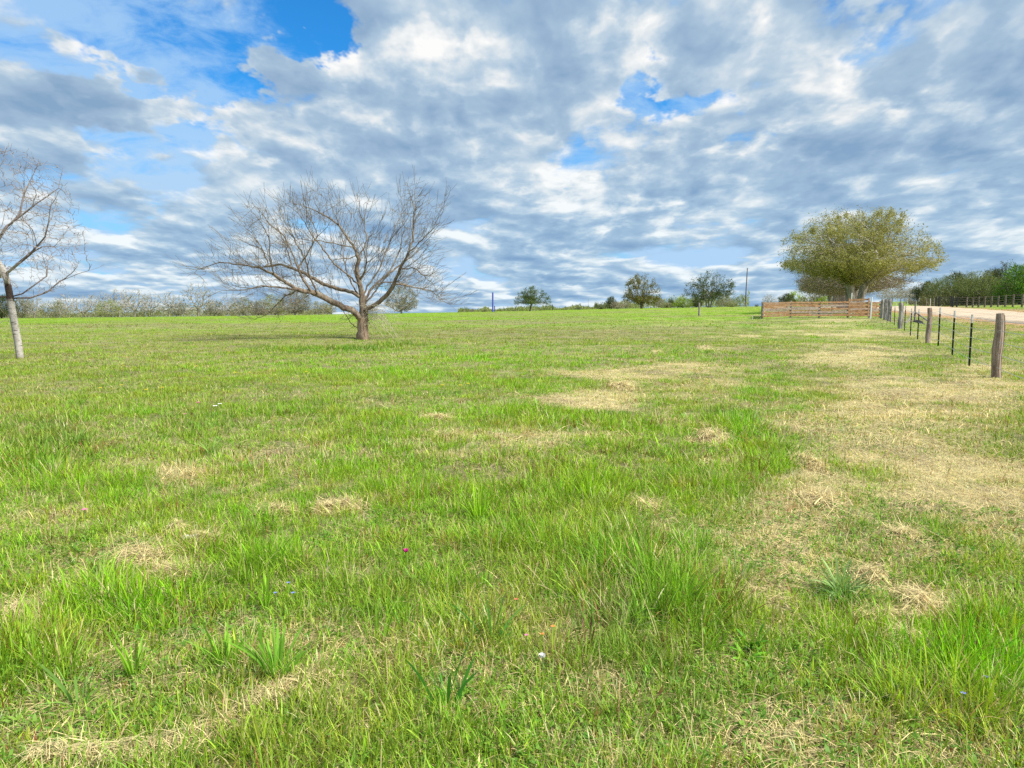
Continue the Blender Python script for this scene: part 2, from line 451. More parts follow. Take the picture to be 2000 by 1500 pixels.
m, q, b = mat_new('ground_cover')
M_GROUND = m
a = q.new('ShaderNodeVertexColor', layer_name='tone').outputs[0]
gc = q.new('ShaderNodeTexCoord').outputs['Object']
n1 = q.noise(gc, 26, 5, 0.65); n2 = q.noise(gc, 3.2, 5, 0.6); n3 = q.noise(q.v('MULTIPLY', gc, (1.0, 1.0, 1.0)), 0.45, 4, 0.6)
f = q.m('ADD', q.m('ADD', q.mp(n1, .3, .7, -.22, .22, False), q.mp(n2, .3, .7, -.2, .2, False)), q.m('ADD', q.mp(n3, .3, .7, -.12, .12, False), 1.0))
q.put(b.inputs['Base Color'], q.mix(1.0, a, q.v('SCALE', (1, 1, 1), scale=f), 'MULTIPLY'))
b.inputs['Roughness'].default_value = 0.95; b.inputs['Specular IOR Level'].default_value = 0.1
bp = q.new('ShaderNodeBump'); bp.inputs['Strength'].default_value = 0.8; bp.inputs['Distance'].default_value = 0.05
q.put(bp.inputs['Height'], q.m('ADD', n1, q.m('MULTIPLY', n2, 2.0))); q.l.new(bp.outputs[0], b.inputs['Normal'])

# ------------------------------------------------------------ ground sheet
def axis(lo, hi, fine, step, grow_):
    v = [0.0]; s = step
    while v[-1] < hi:
        if v[-1] > fine: s *= grow_
        v.append(v[-1] + s)
    u = [0.0]; s = step
    while u[-1] > lo:
        if -u[-1] > fine: s *= grow_
        u.append(u[-1] - s)
    return np.array(sorted(set(u[1:] + v)))
xs = axis(-3000, 3000, 12, 0.16, 1.022)
ys = axis(-300, 4000, 24, 0.16, 1.0115)
ys = ys[(ys > -320)]
X, Y = np.meshgrid(xs, ys)
Z = terrain(X, Y)
nx, ny = len(xs), len(ys)
x_, y_ = X.ravel(), Y.ravel()
hay, dry, brown, lush, tall, deep = cover_at(x_, y_)
farw = sstep(y_, 20, 90)
soil = np.array((0.16, 0.13, 0.085))
near_c = lerp(lerp(np.tile(np.array((0.24, 0.225, 0.10)), (len(x_), 1)), C_STRAW * 0.75, np.clip(np.maximum(dry * .9, hay), 0, 1)), soil, sstep(fbm(x_, y_, .8, 99, 3), .5, .75) * .6)
far_c = lerp(lerp(lerp(np.tile(C_GREEN * 0.62, (len(x_), 1)), C_LUSH * 0.62, lush), C_STRAW * 0.8, dry * .85), C_BROWN, brown * .8)
far_c = lerp(far_c, C_YEL * .8, 0.12 * sstep(y_, 60, 200))
cols = lerp(near_c, far_c, farw)
cols = lerp(cols, np.array((0.40, 0.25, 0.14)), sstep(road_dist(x_, y_), 2.2, 0.3) * (y_ < 140))
idx = np.arange(nx * ny).reshape(ny, nx)
quads = np.stack([idx[:-1, :-1], idx[:-1, 1:], idx[1:, 1:], idx[1:, :-1]], -1).reshape(-1, 4)
g = link('ground', np_mesh('ground', np.stack([x_, y_, Z.ravel()], 1), [quads], cols), M_GROUND, smooth=True)
tag(g, kind='structure')

# ------------------------------------------------------------ grass
def ribbons(name, base, az, lean, length, width, tone_b, tone_t, mat, curl=1.0, segs=2, roll=None):
    """one mesh of many blades. base (n,3); az = heading of the lean; lean 0 upright..1 flat"""
    n = len(base)
    dirx, diry = np.cos(az), np.sin(az)
    roll = az + np.pi / 2 + (rng.normal(0, .7, n) if roll is None else roll)
    sx, sy = np.cos(roll), np.sin(roll)
    V = []; K = []
    a = lean
    pts = [(0.0, 0.0)]
    for s in range(1, segs + 1):
        t = s / segs
        ang = np.clip(a * (1 + curl * (t - .5) * 1.1), -.3, 1.9)
        pts.append((pts[-1][0] + np.sin(ang) * length / segs, pts[-1][1] + np.cos(ang) * length / segs))
    for s, (h, v) in enumerate(pts):
        p = base + np.stack([dirx * h, diry * h, np.zeros(n) + v], 1)
        t = s / segs
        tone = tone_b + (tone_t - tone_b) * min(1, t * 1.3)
        if s < segs:
            wd = width * (1.0 if s == 0 else 0.85) / 2
            o = np.stack([sx * wd, sy * wd, np.zeros(n)], 1)
            V += [p - o, p + o]; K += [tone, tone]
        else:
            V.append(p); K.append(tone)
    nv = len(V)
    verts = np.stack(V, 1).reshape(-1, 3); tone = np.stack(K, 1).reshape(-1, 3)
    b0 = (np.arange(n) * nv)[:, None]
    fl = []
    for s in range(segs - 1):
        fl.append(b0 + np.array([2 * s, 2 * s + 1, 2 * s + 3, 2 * s + 2]))
    fl.append(b0 + np.array([2 * segs - 2, 2 * segs - 1, 2 * segs]))
    return link(name, np_mesh(name, verts, fl, tone), mat)

def scatter(n, y0, y1, pw, margin=2.0, k=0.74):
    """points in the wedge the photograph covers, density falling off as y**-pw"""
    m = int(n * 1.6)
    t = rng.random(m)
    e = 2 - pw
    yy = (y0 ** e + t * (y1 ** e - y0 ** e)) ** (1 / e) if abs(e) > 1e-3 else y0 * (y1 / y0) ** t
    hw = k * yy + margin
    keep = rng.random(m) < (k + margin / yy) / (k + margin / y0)
    xx = (rng.random(m) * 2 - 1) * hw
    xx, yy = xx[keep][:n], yy[keep][:n]
    ok = road_dist(xx, yy) > 0.3
    return xx[ok], yy[ok]

def tones(x, y, hay, dry, brown, lush, tall, deep, jit):
    n = len(x)
    c = np.tile(C_GREEN, (n, 1))
    c = lerp(c, C_LUSH, lush)
    c = lerp(c, C_DEEP, deep * .65)
    c = lerp(c, C_YEL, sstep(fbm(x, y, .5, 201, 2), .45, .8) * .5)
    st = (rng.random(n) < np.clip(dry * .8 + .012 + hay, 0, .97))
    c = np.where(st[:, None], C_STRAW * (0.8 + .4 * rng.random((n, 1))), c)
    c = lerp(c, C_BROWN * 1.2, brown * .62 * (rng.random(n) < .75))
    red = rng.random(n) < .035
    c = np.where(red[:, None], np.array((0.26, 0.12, 0.05)), c)
    c = c * (1 + rng.normal(0, jit, (n, 1))).clip(.45, 1.7)
    c[:, 0] *= (1 + rng.normal(0, .14, n)).clip(.6, 1.5)
    return c.clip(.005, .8), st

def tufted(name, ntuft, per, y0, y1, pw, wfac, hfac, segs, rad=.05, jit=.22, margin=2.0):
    tx, ty = scatter(ntuft, y0, y1, pw, margin)
    hay, dry, brown, lush, tall, deep = cover_at(tx, ty)
    keep = rng.random(len(tx)) > np.maximum(hay * .68, np.clip(dry * .25, 0, 1))
    tx, ty = tx[keep], ty[keep]; ms = [q_[keep] for q_ in (hay, dry, brown, lush, tall, deep)]
    tc, st = tones(tx, ty, *ms, jit * .7)
    size = rng.lognormal(0, .38, len(tx))
    k = np.maximum((per * size.clip(.4, 2.4)).astype(int), 2)
    ii = np.repeat(np.arange(len(tx)), k)
    n = len(ii)
    r = rad * size[ii] * np.sqrt(rng.random(n)) * 1.2; az = rng.random(n) * 2 * np.pi
    bx = tx[ii] + r * np.cos(az); by = ty[ii] + r * np.sin(az)
    lean = (0.12 + 0.55 * r / (rad * 1.2) / size[ii].clip(.5) + rng.normal(0, .22, n)).clip(-.2, 1.4)
    az = az + rng.normal(0, .5, n)
    H = (0.034 + 0.072 * ms[4] + .010 * ms[3] + .028 * sstep(fbm(tx, ty, .9, 301, 2), .4, .75)) * (1 - .55 * ms[1]) * size.clip(.6, 1.7)
    length = H[ii] * hfac * rng.uniform(.55, 1.35, n)
    width = wfac * (rng.lognormal(0, .35, n)) * (1 + .5 * ms[4][ii])
    base = np.stack([bx, by, terrain(bx, by) - .004], 1)
    tone_t = tc[ii] * (1 + rng.normal(0, jit, (n, 1))).clip(.5, 1.6)
    drytip = rng.random(n) < .06
    tone_t = np.where(drytip[:, None], C_STRAW * .85, tone_t).clip(.005, .75)
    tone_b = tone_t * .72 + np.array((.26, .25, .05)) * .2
    return tag(ribbons(name, base, az, lean, length, width, tone_b, tone_t, M_BLADE, segs=segs), kind='stuff')

Q = 1.0
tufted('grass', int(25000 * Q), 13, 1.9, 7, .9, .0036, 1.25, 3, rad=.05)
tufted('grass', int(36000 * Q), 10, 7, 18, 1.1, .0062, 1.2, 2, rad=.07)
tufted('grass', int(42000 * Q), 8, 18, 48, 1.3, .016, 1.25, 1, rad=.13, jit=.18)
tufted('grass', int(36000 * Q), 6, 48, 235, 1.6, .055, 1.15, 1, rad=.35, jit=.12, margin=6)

def thatch(name, n, y0, y1, pw, length, width, gate, lift=.02):
    x, y = scatter(n, y0, y1, pw)
    hay, dry, *_ = cover_at(x, y)
    k = rng.random(len(x)) < gate + dry * .9 + hay
    x, y, hay, dry = x[k], y[k], hay[k], dry[k]
    n = len(x)
    base = np.stack([x, y, terrain(x, y) + rng.random(n) * lift * (1 + 2.2 * hay)], 1)
    t = C_STRAW * rng.uniform(.6, 1.35, (n, 1)) * np.array((1, .97, .92))
    t = np.where((rng.random(n) < .18)[:, None], np.array((.22, .15, .09)), t)
    return tag(ribbons(name, base, rng.random(n) * 6.28, rng.normal(1.42, .16, n), rng.uniform(.4, 1.3, n) * length, width * rng.lognormal(0, .3, n), t, t, M_STRAW, curl=.5), kind='stuff')
thatch('dry_grass', int(130000 * Q), 1.9, 8, .9, .14, .0028, .34)
thatch('dry_grass', int(120000 * Q), 8, 26, 1.2, .2, .006, .05)

# ------------------------------------------------------------ trees
def grow(pos, par, attr, D, di, dk, iters, up=0.0, jit=0.25, seed=1, maxn=14000):
    """let a seed skeleton branch out towards attractor points"""
    r = np.random.default_rng(seed)
    pos = [np.array(p, float) for p in pos]; par = list(par)
    A = np.array(attr, float)
    Pn = np.array(pos)
    dist = np.full(len(A), 1e9); near = np.zeros(len(A), int)
    for i0 in range(0, len(Pn), 256):
        dm = np.linalg.norm(A[:, None] - Pn[None, i0:i0 + 256], axis=2)
        j = dm.argmin(1); v = dm[np.arange(len(A)), j]
        b = v < dist; dist[b] = v[b]; near[b] = j[b] + i0
    kids = {}
    for it in range(iters):
        if len(A) == 0 or len(pos) > maxn: break
        act = dist < di
        if not act.any(): di *= 1.6; continue
        ids = near[act]; u, inv = np.unique(ids, return_inverse=True)
        P0 = np.array([pos[i] for i in u])
        d = (A[act] - P0[inv]); d /= np.linalg.norm(d, axis=1)[:, None] + 1e-9
        s = np.zeros((len(u), 3)); np.add.at(s, inv, d)
        s /= np.linalg.norm(s, axis=1)[:, None] + 1e-9
        s += r.normal(0, jit, s.shape); s[:, 2] += up
        s /= np.linalg.norm(s, axis=1)[:, None] + 1e-9
        new = []
        for q, i in enumerate(u):
            if kids.get(i, 0) >= 3: continue
            kids[i] = kids.get(i, 0) + 1
            new.append((pos[i] + s[q] * D * r.uniform(.8, 1.2), int(i)))
        if not new:
            m = act.copy(); A = A[~m]; dist = dist[~m]; near = near[~m]; continue
        n0 = len(pos)
        NP = np.array([q[0] for q in new])
        for p, i in new: pos.append(p); par.append(i)
        dm = np.linalg.norm(A[:, None] - NP[None], axis=2)
        j = dm.argmin(1); v = dm[np.arange(len(A)), j]
        b = v < dist; dist[b] = v[b]; near[b] = j[b] + n0
        k = dist > dk
        A = A[k]; dist = dist[k]; near = near[k]
    return np.array(pos), np.array(par)

def shoots(pos, par, n, L, seg, seed, out=.6, up=.3, spread=.5, thin_only=True, centre=None):
    """fine straight twigs springing from the outer branches"""
    r = np.random.default_rng(seed)
    kid = np.bincount(par[par >= 0], minlength=len(pos))
    cand = np.where(kid <= 1)[0] if thin_only else np.arange(len(pos))
    cand = cand[cand > 2]
    pick = r.choice(cand, n)
    pos = list(pos); par = list(par)
    c = centre if centre is not None else np.mean(pos, 0)
    for i in pick:
        dv = pos[i] - pos[par[i]]; dv = dv / (np.linalg.norm(dv) + 1e-9)
        o = pos[i] - c; o = o / (np.linalg.norm(o) + 1e-9)
        d = dv * .7 + o * out + np.array((0, 0, up)) + r.normal(0, spread, 3)
        d /= np.linalg.norm(d)
        p = pos[i]; q = i
        ln = L * r.uniform(.4, 1.2)
        for s in range(seg):
            d = d + r.normal(0, .09, 3) + np.array((0, 0, .02)); d /= np.linalg.norm(d)
            p = p + d * ln / seg
            pos.append(p); par.append(int(q)); q = len(pos) - 1
    return np.array(pos), np.array(par)

def secondaries(pos, par, n, L0, L1, step, seed, out=.7, up=.5, spread=.45, centre=(0, 0, 1), minz=.5, wob=.07, top=99):
    """side branches of middling size springing from the limbs"""
    r = np.random.default_rng(seed); base = np.array(pos); c = np.array(centre, float)
    ok = [i for i in range(3, len(base)) if base[i][2] > minz and np.hypot(*base[i][:2]) > .35]
    pos = list(pos); par = list(par)
    for i in r.choice(ok, n):
        o = base[i] - c; o /= np.linalg.norm(o) + 1e-9
        dv = base[i] - base[par[i]]; dv /= np.linalg.norm(dv) + 1e-9
        d = o * out + dv * .45 + np.array((0, 0, up)) + r.normal(0, spread, 3); d /= np.linalg.norm(d)
        p = base[i]; q_ = int(i)
        for s in range(int(r.uniform(L0, L1) / step)):
            d = d + r.normal(0, wob, 3) + np.array((0, 0, .03)); d /= np.linalg.norm(d); p = p + d * step
            if p[2] > top - .5 * abs(math.sin(i)): break
            pos.append(p); par.append(q_); q_ = len(pos) - 1
    return pos, par

def radii(par, tip, base, nseed=0):
    n = len(par); kid = np.bincount(par[par >= 0], minlength=n)
    tips = max((kid == 0).sum(), 2)
    e = math.log(tips) / math.log(max(base / tip, 1.5))
    acc = np.where(kid == 0, tip ** e, 0.0)
    for i in range(n - 1, 0, -1): acc[par[i]] += acc[i]
    return acc ** (1 / e)

def wood_parts(name, pos, par, r, thick, mats, root, grow_base=1.0):
    """thick limbs as smooth tubes in 'trunk', fine ones as slim prisms in 'branches'"""
    n = len(pos)
    kids = [[] for _ in range(n)]
    for i in range(1, n): kids[par[i]].append(i)
    V = []; Q4 = []; nb = 0
    stack = [(0, -1)]
    while stack:
        i, p0 = stack.pop()
        chain = ([p0] if p0 >= 0 else []) + [i]
        j = i
        while True:
            ks = sorted(kids[j], key=lambda k: -r[k])
            if not ks: break
            for k in ks[1:]:
                if r[k] >= thick: stack.append((k, j))
            if r[ks[0]] < thick: 
                chain.append(ks[0]); break
            j = ks[0]; chain.append(j)
        if len(chain) < 2: continue
        r0 = r[i]
        sd_ = 10 if r0 > .12 else (7 if r0 > .05 else 5)
        pts = [Vector(pos[k]) for k in chain]
        rr = [r[i] if (a_ == 0 and p0 >= 0) else r[k] for a_, k in enumerate(chain)]
        up_ = Vector((0.3, 0.9, 0.1))
        prev = None
        for a_, p in enumerate(pts):
            t = (pts[min(a_ + 1, len(pts) - 1)] - pts[max(a_ - 1, 0)]).normalized()
            if prev is None:
                u = t.cross(up_).normalized()
            else:
                u = (prev - t * prev.dot(t)).normalized()
            prev = u; v = t.cross(u)
            for s in range(sd_):
                an = 2 * math.pi * s / sd_
                k_ = 1 + (.13 * math.sin(3 * an + p.z * 2.1) if sd_ == 10 else 0)
                V.append(p + (u * math.cos(an) + v * math.sin(an)) * rr[a_] * k_)
            if a_:
                for s in range(sd_):
                    Q4.append((nb + (a_ - 1) * sd_ + s, nb + (a_ - 1) * sd_ + (s + 1) % sd_, nb + a_ * sd_ + (s + 1) % sd_, nb + a_ * sd_ + s))
        nb += len(pts) * sd_
    if V:
        link('trunk', np_mesh(name, np.array([tuple(v) for v in V]), [np.array(Q4)]), mats[0], root, smooth=True)
    e = np.array([i for i in range(1, n) if r[i] < thick])
    if len(e):
        a = pos[par[e]]; b = pos[e]; ra = np.minimum(r[par[e]], r[e] * 1.35); rb = r[e]
        t = b - a; t /= np.linalg.norm(t, axis=1)[:, None] + 1e-9
        ref = np.where(abs(t[:, 2:3]) > .9, np.array([[1., 0, 0]]), np.array([[0, 0, 1.]]))
        u = np.cross(t, ref); u /= np.linalg.norm(u, axis=1)[:, None]; v = np.cross(t, u)
        vs = []
        for p, q_ in ((a, ra), (b, rb)):
            for s in range(3):
                an = 2 * math.pi * s / 3
                vs.append(p + (u * math.cos(an) + v * math.sin(an)) * q_[:, None])
        vs = np.stack(vs, 1).reshape(-1, 3); b0 = (np.arange(len(e)) * 6)[:, None]
        link('branches', np_mesh(name, vs, [b0 + np.array([s, (s + 1) % 3, 3 + (s + 1) % 3, 3 + s]) for s in range(3)]), mats[1], root)

def leaves(name, centres, n, spread, size, colA, colB, root, seed=1, mat=None, droop=0.0, part='foliage'):
    r = np.random.default_rng(seed)
    wt = vnoise(centres[:, 0] + centres[:, 2] * .7, centres[:, 1] + centres[:, 2], 1.5, seed + 9) * vnoise(centres[:, 0], centres[:, 2], .8, seed + 4) ** .7 + .02
    wt = wt ** 1.7
    i = r.choice(len(centres), n, p=wt / wt.sum())
    c = centres[i] + r.normal(0, spread, (n, 3)); c[:, 2] -= droop * r.random(n)
    a = r.normal(0, 1, (n, 3)); a /= np.linalg.norm(a, axis=1)[:, None]
    b = np.cross(a, r.normal(0, 1, (n, 3))); b /= np.linalg.norm(b, axis=1)[:, None] + 1e-9
    s = size * r.lognormal(0, .3, n)[:, None]
    vs = np.stack([c - a * s, c - b * s * .45, c + a * s, c + b * s * .45], 1).reshape(-1, 3)
    clump = r.random(len(centres))[i]
    t = np.clip(clump * .6 + r.random(n) * .5, 0, 1)[:, None]
    col = np.array(colA) * (1 - t) + np.array(colB) * t
    me = np_mesh(name, vs, [(np.arange(n) * 4)[:, None] + np.arange(4)], np.repeat(col, 4, 0))
    return link(part, me, mat or M_LEAF, root)

def bark(name, c1, c2, scale=6, stretch=.25, rough=.9, c3=None):
    m, q, b = mat_new(name)
    oc = q.new('ShaderNodeTexCoord').outputs['Object']
    n = q.noise(q.v('MULTIPLY', oc, (1, 1, stretch)), scale, 6, .65)
    c = q.mix(q.mp(n, .35, .65), c1, c2)
    if c3:
        n3 = q.noise(oc, scale * .35, 4, .6)
        c = q.mix(q.mp(n3, .5, .66), c, c3)
    q.put(b.inputs['Base Color'], c); b.inputs['Roughness'].default_value = rough; b.inputs['Specular IOR Level'].default_value = .15
    bp = q.new('ShaderNodeBump'); bp.inputs['Strength'].default_value = .7; bp.inputs['Distance'].default_value = .02
    q.put(bp.inputs['Height'], n); q.l.new(bp.outputs[0], b.inputs['Normal'])
    return m
M_BROWNBARK = bark('brown_bark', (.095, .070, .050), (.27, .21, .15), 9, .25, c3=(.23, .21, .165))
q = NT(M_BROWNBARK.node_tree); b = q.n['Principled BSDF']
zc_ = q.new('ShaderNodeSeparateXYZ'); q.put(zc_.inputs[0], q.new('ShaderNodeTexCoord').outputs['Object'])
old = b.inputs['Base Color'].links[0].from_socket
red_ = q.mix(q.mp(q.noise(q.v('MULTIPLY', q.n['Texture Coordinate'].outputs['Object'], (1, 1, .2)), 12, 5, .65), .35, .65), (.19, .125, .08), (.46, .33, .23))
q.put(b.inputs['Base Color'], q.mix(q.mp(zc_.outputs['Z'], 1.15, .75), old, red_))   # the foot of the trunk has lost its grey bark
M_TWIG = bark('twig_bark', (.12, .098, .072), (.25, .215, .16), 5, 1)
M_GREYBARK = bark('grey_bark', (.20, .175, .145), (.44, .40, .35), 4, .3)
M_GREYTWIG = bark('grey_twig', (.27, .25, .21), (.46, .43, .375), 2, 1)
M_DARKBARK = bark('dark_bark', (.06, .05, .042), (.15, .13, .11), 3, .4)
M_PALETWIG = bark('pale_twig', (.17, .14, .125), (.38, .335, .30), 4, 1)

# white scaly bark with dark cross marks and one dark scar
m, q, b = mat_new('white_bark'); M_WHITEBARK = m
oc = q.new('ShaderNodeTexCoord').outputs['Object']
n = q.noise(q.v('MULTIPLY', oc, (5, 5, 22)), 1.0, 4, .6); n2 = q.noise(oc, 9, 4, .6)
c = q.mix(q.mp(n, .56, .64), (.40, .375, .33), (.10, .08, .065))
c = q.mix(q.mp(n2, .45, .62, 0, .55), c, (.22, .20, .17))
z = q.new('ShaderNodeSeparateXYZ'); q.put(z.inputs[0], oc)
zz_ = q.m('ADD', z.outputs['Z'], q.m('MULTIPLY', n2, .25))
scar = q.m('MULTIPLY', q.mp(zz_, 1.75, 1.85), q.mp(zz_, 2.35, 2.2))
c = q.mix(scar, c, (.05, .032, .022))
c = q.mix(q.m('MAXIMUM', q.mp(z.outputs['Z'], 2.6, 3.6), q.mp(z.outputs['X'], .15, .4)), c, (.17, .135, .12))
c = q.mix(q.mp(zz_, .3, .12, 0, .7), c, (.16, .13, .10))
q.put(b.inputs['Base Color'], c); b.inputs['Roughness'].default_value = .85
bp = q.new('ShaderNodeBump'); bp.inputs['Strength'].default_value = .6; bp.inputs['Distance'].default_value = .015
q.put(bp.inputs['Height'], n2); q.l.new(bp.outputs[0], b.inputs['Normal'])

def in_poly(px, py, poly):
    ins = np.zeros(len(px), bool)
    for i in range(len(poly)):
        a = poly[i]; b = poly[(i + 1) % len(poly)]
        ins ^= ((a[1] > py) != (b[1] > py)) & (px < (b[0] - a[0]) * (py - a[1]) / (b[1] - a[1] + 1e-12) + a[0])
    return ins

def resample(pts, step):
    out = [pts[0]]
    for a, b in zip(pts[:-1], pts[1:]):
        k = max(1, int(round(np.linalg.norm(b - a) / step)))
        for s in range(1, k + 1): out.append(a + (b - a) * s / k)
    return out

# ---- the wide bare tree: its limbs measured in the photograph (a 3.846x enlargement of px 400.., py 340..), each with its own depth
bx_, by_ = hit(708, 664)
BASE = Vector((bx_, by_, tz(bx_, by_)))
SC = by_ / F
def zp(X, Y, dep): return np.array(((400 + X / 3.846 - 708) * SC, dep, (664 - (340 + Y / 3.846)) * SC))
LIMBS = [  # (points, depth at start, depth at end)
    ([(1192, 1262), (1188, 1180), (1190, 1120), (1188, 1040), (1185, 930), (1165, 830), (1145, 730), (1160, 650), (1130, 560), (1070, 480), (1020, 400), (985, 310), (950, 240), (940, 130), (938, 80)], 0, .5),
    ([(1150, 640), (1200, 560), (1215, 480), (1190, 380), (1150, 280), (1150, 150), (1132, 85)], .2, 1.3),
    ([(1188, 1040), (1300, 980), (1390, 910), (1440, 830), (1490, 730), (1550, 620), (1620, 560), (1700, 480), (1790, 400), (1830, 260)], 0, -1.3),
    ([(1550, 620), (1590, 500), (1590, 380), (1600, 270), (1560, 180), (1542, 95)], -.7, -.3),
    ([(1490, 730), (1600, 720), (1680, 780), (1760, 850), (1800, 950)], -.6, -2.1),
    ([(1440, 830), (1560, 850), (1700, 880), (1830, 985)], -.5, .6),
    ([(1185, 1000), (1230, 880), (1300, 820), (1400, 810), (1480, 830)], .1, 1.7),
    ([(1230, 870), (1330, 770), (1440, 680), (1540, 600), (1600, 500)], .5, 2.4),
    ([(1185, 930), (1100, 890), (1000, 870), (900, 840), (800, 790), (700, 740), (600, 700), (500, 675), (400, 690), (280, 690), (150, 620), (60, 540)], .05, 2.2),
    ([(1188, 1100), (1120, 1030), (1060, 1010), (960, 950), (860, 900), (760, 880), (680, 830), (600, 770), (500, 720), (380, 700), (250, 690), (120, 730), (30, 790)], 0, -2.0),
    ([(860, 900), (800, 830), (740, 700), (700, 600), (640, 480), (540, 400), (470, 300), (385, 235)], -.8, -.3),
    ([(760, 880), (640, 860), (540, 850), (440, 880), (300, 890), (170, 940)], -1.0, -2.8),
    ([(760, 880), (660, 920), (580, 990), (500, 1060), (400, 1090), (335, 1120)], -1.0, -.2),
    ([(850, 900), (770, 960), (690, 1020), (640, 1070)], -.8, -1.6),
    ([(1190, 1165), (1130, 1150), (1090, 1120), (1030, 1020), (975, 960), (900, 920)], 0, .5),
    ([(740, 720), (820, 600), (900, 480), (850, 350), (800, 250)], -.4, -1.0),
    ([(1115, 560), (1000, 535), (880, 520), (800, 560)], .3, -1.2),
    ([(1110, 650), (1060, 640), (980, 660), (940, 720), (935, 790)], .2, -.4),
    ([(1020, 400), (900, 320), (800, 270), (650, 200)], .4, 1.6),
    ([(600, 700), (560, 600), (500, 450), (440, 380)], 1.5, 2.4),
    ([(600, 770), (590, 620), (600, 400), (590, 250)], -1.3, -1.9),
    ([(400, 690), (370, 560), (300, 430), (215, 360)], 1.9, 1.0),
    ([(1185, 940), (1215, 850), (1290, 740), (1335, 600), (1385, 480), (1400, 380)], .05, 1.6),
    ([(1165, 840), (1090, 760), (1010, 690), (950, 590), (870, 470), (830, 370)], .1, -1.7),
    ([(1185, 960), (1110, 860), (1040, 740), (1000, 600), (1010, 480)], .05, 1.9),
    ([(1188, 1010), (1260, 900), (1370, 760), (1460, 560), (1480, 400), (1450, 280)], .1, 1.4),
    ([(900, 915), (860, 800), (850, 680), (780, 520), (720, 380)], -.9, -2.2),
    ([(1145, 730), (1200, 800), (1250, 740), (1290, 640)], .2, -1.8),
]
pos = []; par = []
STEP = .16
for li, (pts, d0_, d1_) in enumerate(LIMBS):
    L = []
    for k, (a, b2) in enumerate(pts):
        L.append(zp(a, b2, d0_ + (d1_ - d0_) * (k / (len(pts) - 1)) ** 1.0))
    L = resample(L, STEP)
    r_ = np.random.default_rng(li)
    L = [p + (r_.normal(0, .014, 3) if k else 0) for k, p in enumerate(L)]
    if li == 0:
        pos.append(L[0]); par.append(-1); prev = 0; rest = L[1:]
    else:
        dm = [np.linalg.norm(p - L[0]) for p in pos]; prev = int(np.argmin(dm)); rest = L[1:]
    for p in rest:
        pos.append(p); par.append(prev); prev = len(pos) - 1
HULL = [(0, 800), (20, 600), (90, 470), (215, 350), (380, 220), (570, 340), (650, 180), (780, 90), (940, 60), (1035, 250), (1130, 75), (1250, 150), (1340, 380), (1400, 180), (1430, 110), (1540, 80), (1660, 70), (1800, 160),
        (1850, 270), (1880, 450), (1830, 560), (1860, 680), (1830, 850), (1900, 960), (1780, 1020), (1650, 960), (1500, 900), (1350, 900), (1240, 860), (1150, 800), (1000, 800), (900, 900), (760, 1010), (640, 1090), (400, 1110), (300, 1130), (200, 980), (80, 900)]
r_ = np.random.default_rng(5)
XY = r_.uniform((0, 40), (1900, 1130), (30000, 2))
XY = XY[in_poly(XY[:, 0], XY[:, 1], HULL)][:9500]
XY = (XY - (1050, 800)) * (.93, .95) + (1050, 800)
cx_, cy_ = 1000, 780
rho = np.hypot((XY[:, 0] - cx_) / 1000, (XY[:, 1] - cy_) / 740)
dep = (r_.random(len(XY)) * 2 - 1) * 3.2 * np.sqrt(np.clip(1.05 - rho ** 2, .06, 1))
att = np.array([zp(a, b2, d) for (a, b2), d in zip(XY, dep)])
pos, par = secondaries(pos, par, 160, .45, 1.5, .13, 44, out=.60, up=.30, spread=.5, centre=(-.4, 0, 1.0), minz=1.0, top=6.5)
sk = np.array(pos)
dn = np.array([np.min(np.linalg.norm(sk - q_, axis=1)) for q_ in att])
att = att[dn < .22 + .40 * r_.random(len(att)) + (r_.random(len(att)) < .04)][:5200]
pos, par = grow(pos, par, att, .13, 1.1, .17, 90, up=.05, jit=.12, seed=3, maxn=16000)
pos, par = shoots(pos, par, 2800, .75, 3, 9, out=.80, up=.30, spread=.30, centre=np.array((-.6, 0, 1.5)))
rad = radii(par, .0042, .235)
rad = np.where(rad < .10, np.maximum(rad * (.66 + 3.4 * rad), .0050), rad)
rad[:3] *= 1.18
t = empty('bare_tree', BASE, 0, 'wide spreading leafless tree with brown forked trunk, alone left of centre in the pasture', 'tree')
wood_parts('bare_tree', pos, par, rad, .022, (M_BROWNBARK, M_TWIG), t)
# pale dead suckers hanging round the foot of the trunk
sp = [np.array((0, 0, .9))]; spar = [-1]
r_ = np.random.default_rng(12)
for k in range(60):
    a = r_.uniform(-1.0, 1.4); L = r_.uniform(.5, 1.7); side = 1 if r_.random() < .8 else -1
    p = np.array((.15 * side, r_.normal(0, .15), r_.uniform(.6, 1.5))); q_ = 0
    d = np.array((math.cos(a) * side, math.sin(a) * .6, r_.uniform(.1, .8))); d /= np.linalg.norm(d)
    sp.append(p); spar.append(0); q_ = len(sp) - 1
    for s in range(9):
        p = p + d * L / 9; d = d + np.array((r_.normal(0, .12), r_.normal(0, .12), -.17)); d /= np.linalg.norm(d)
        if p[2] < .05: break
        sp.append(p); spar.append(q_); q_ = len(sp) - 1
sp = np.array(sp); spar = np.array(spar)
sp, spar = shoots(sp, spar, 260, .35, 3, 31, out=.2, up=-.1, spread=.6, thin_only=False)
e = np.array([i for i in range(1, len(sp)) if spar[i] != 0])
a = sp[spar[e]]; b2 = sp[e]
tt = b2 - a; tt /= np.linalg.norm(tt, axis=1)[:, None] + 1e-9
u = np.cross(tt, (0.1, 1, .2)); u /= np.linalg.norm(u, axis=1)[:, None]; v = np.cross(tt, u)
vs = np.stack([p + (u * math.cos(an) + v * math.sin(an)) * .006 for p in (a, b2) for an in (0, 2.09, 4.19)], 1).reshape(-1, 3)
b0 = (np.arange(len(e)) * 6)[:, None]
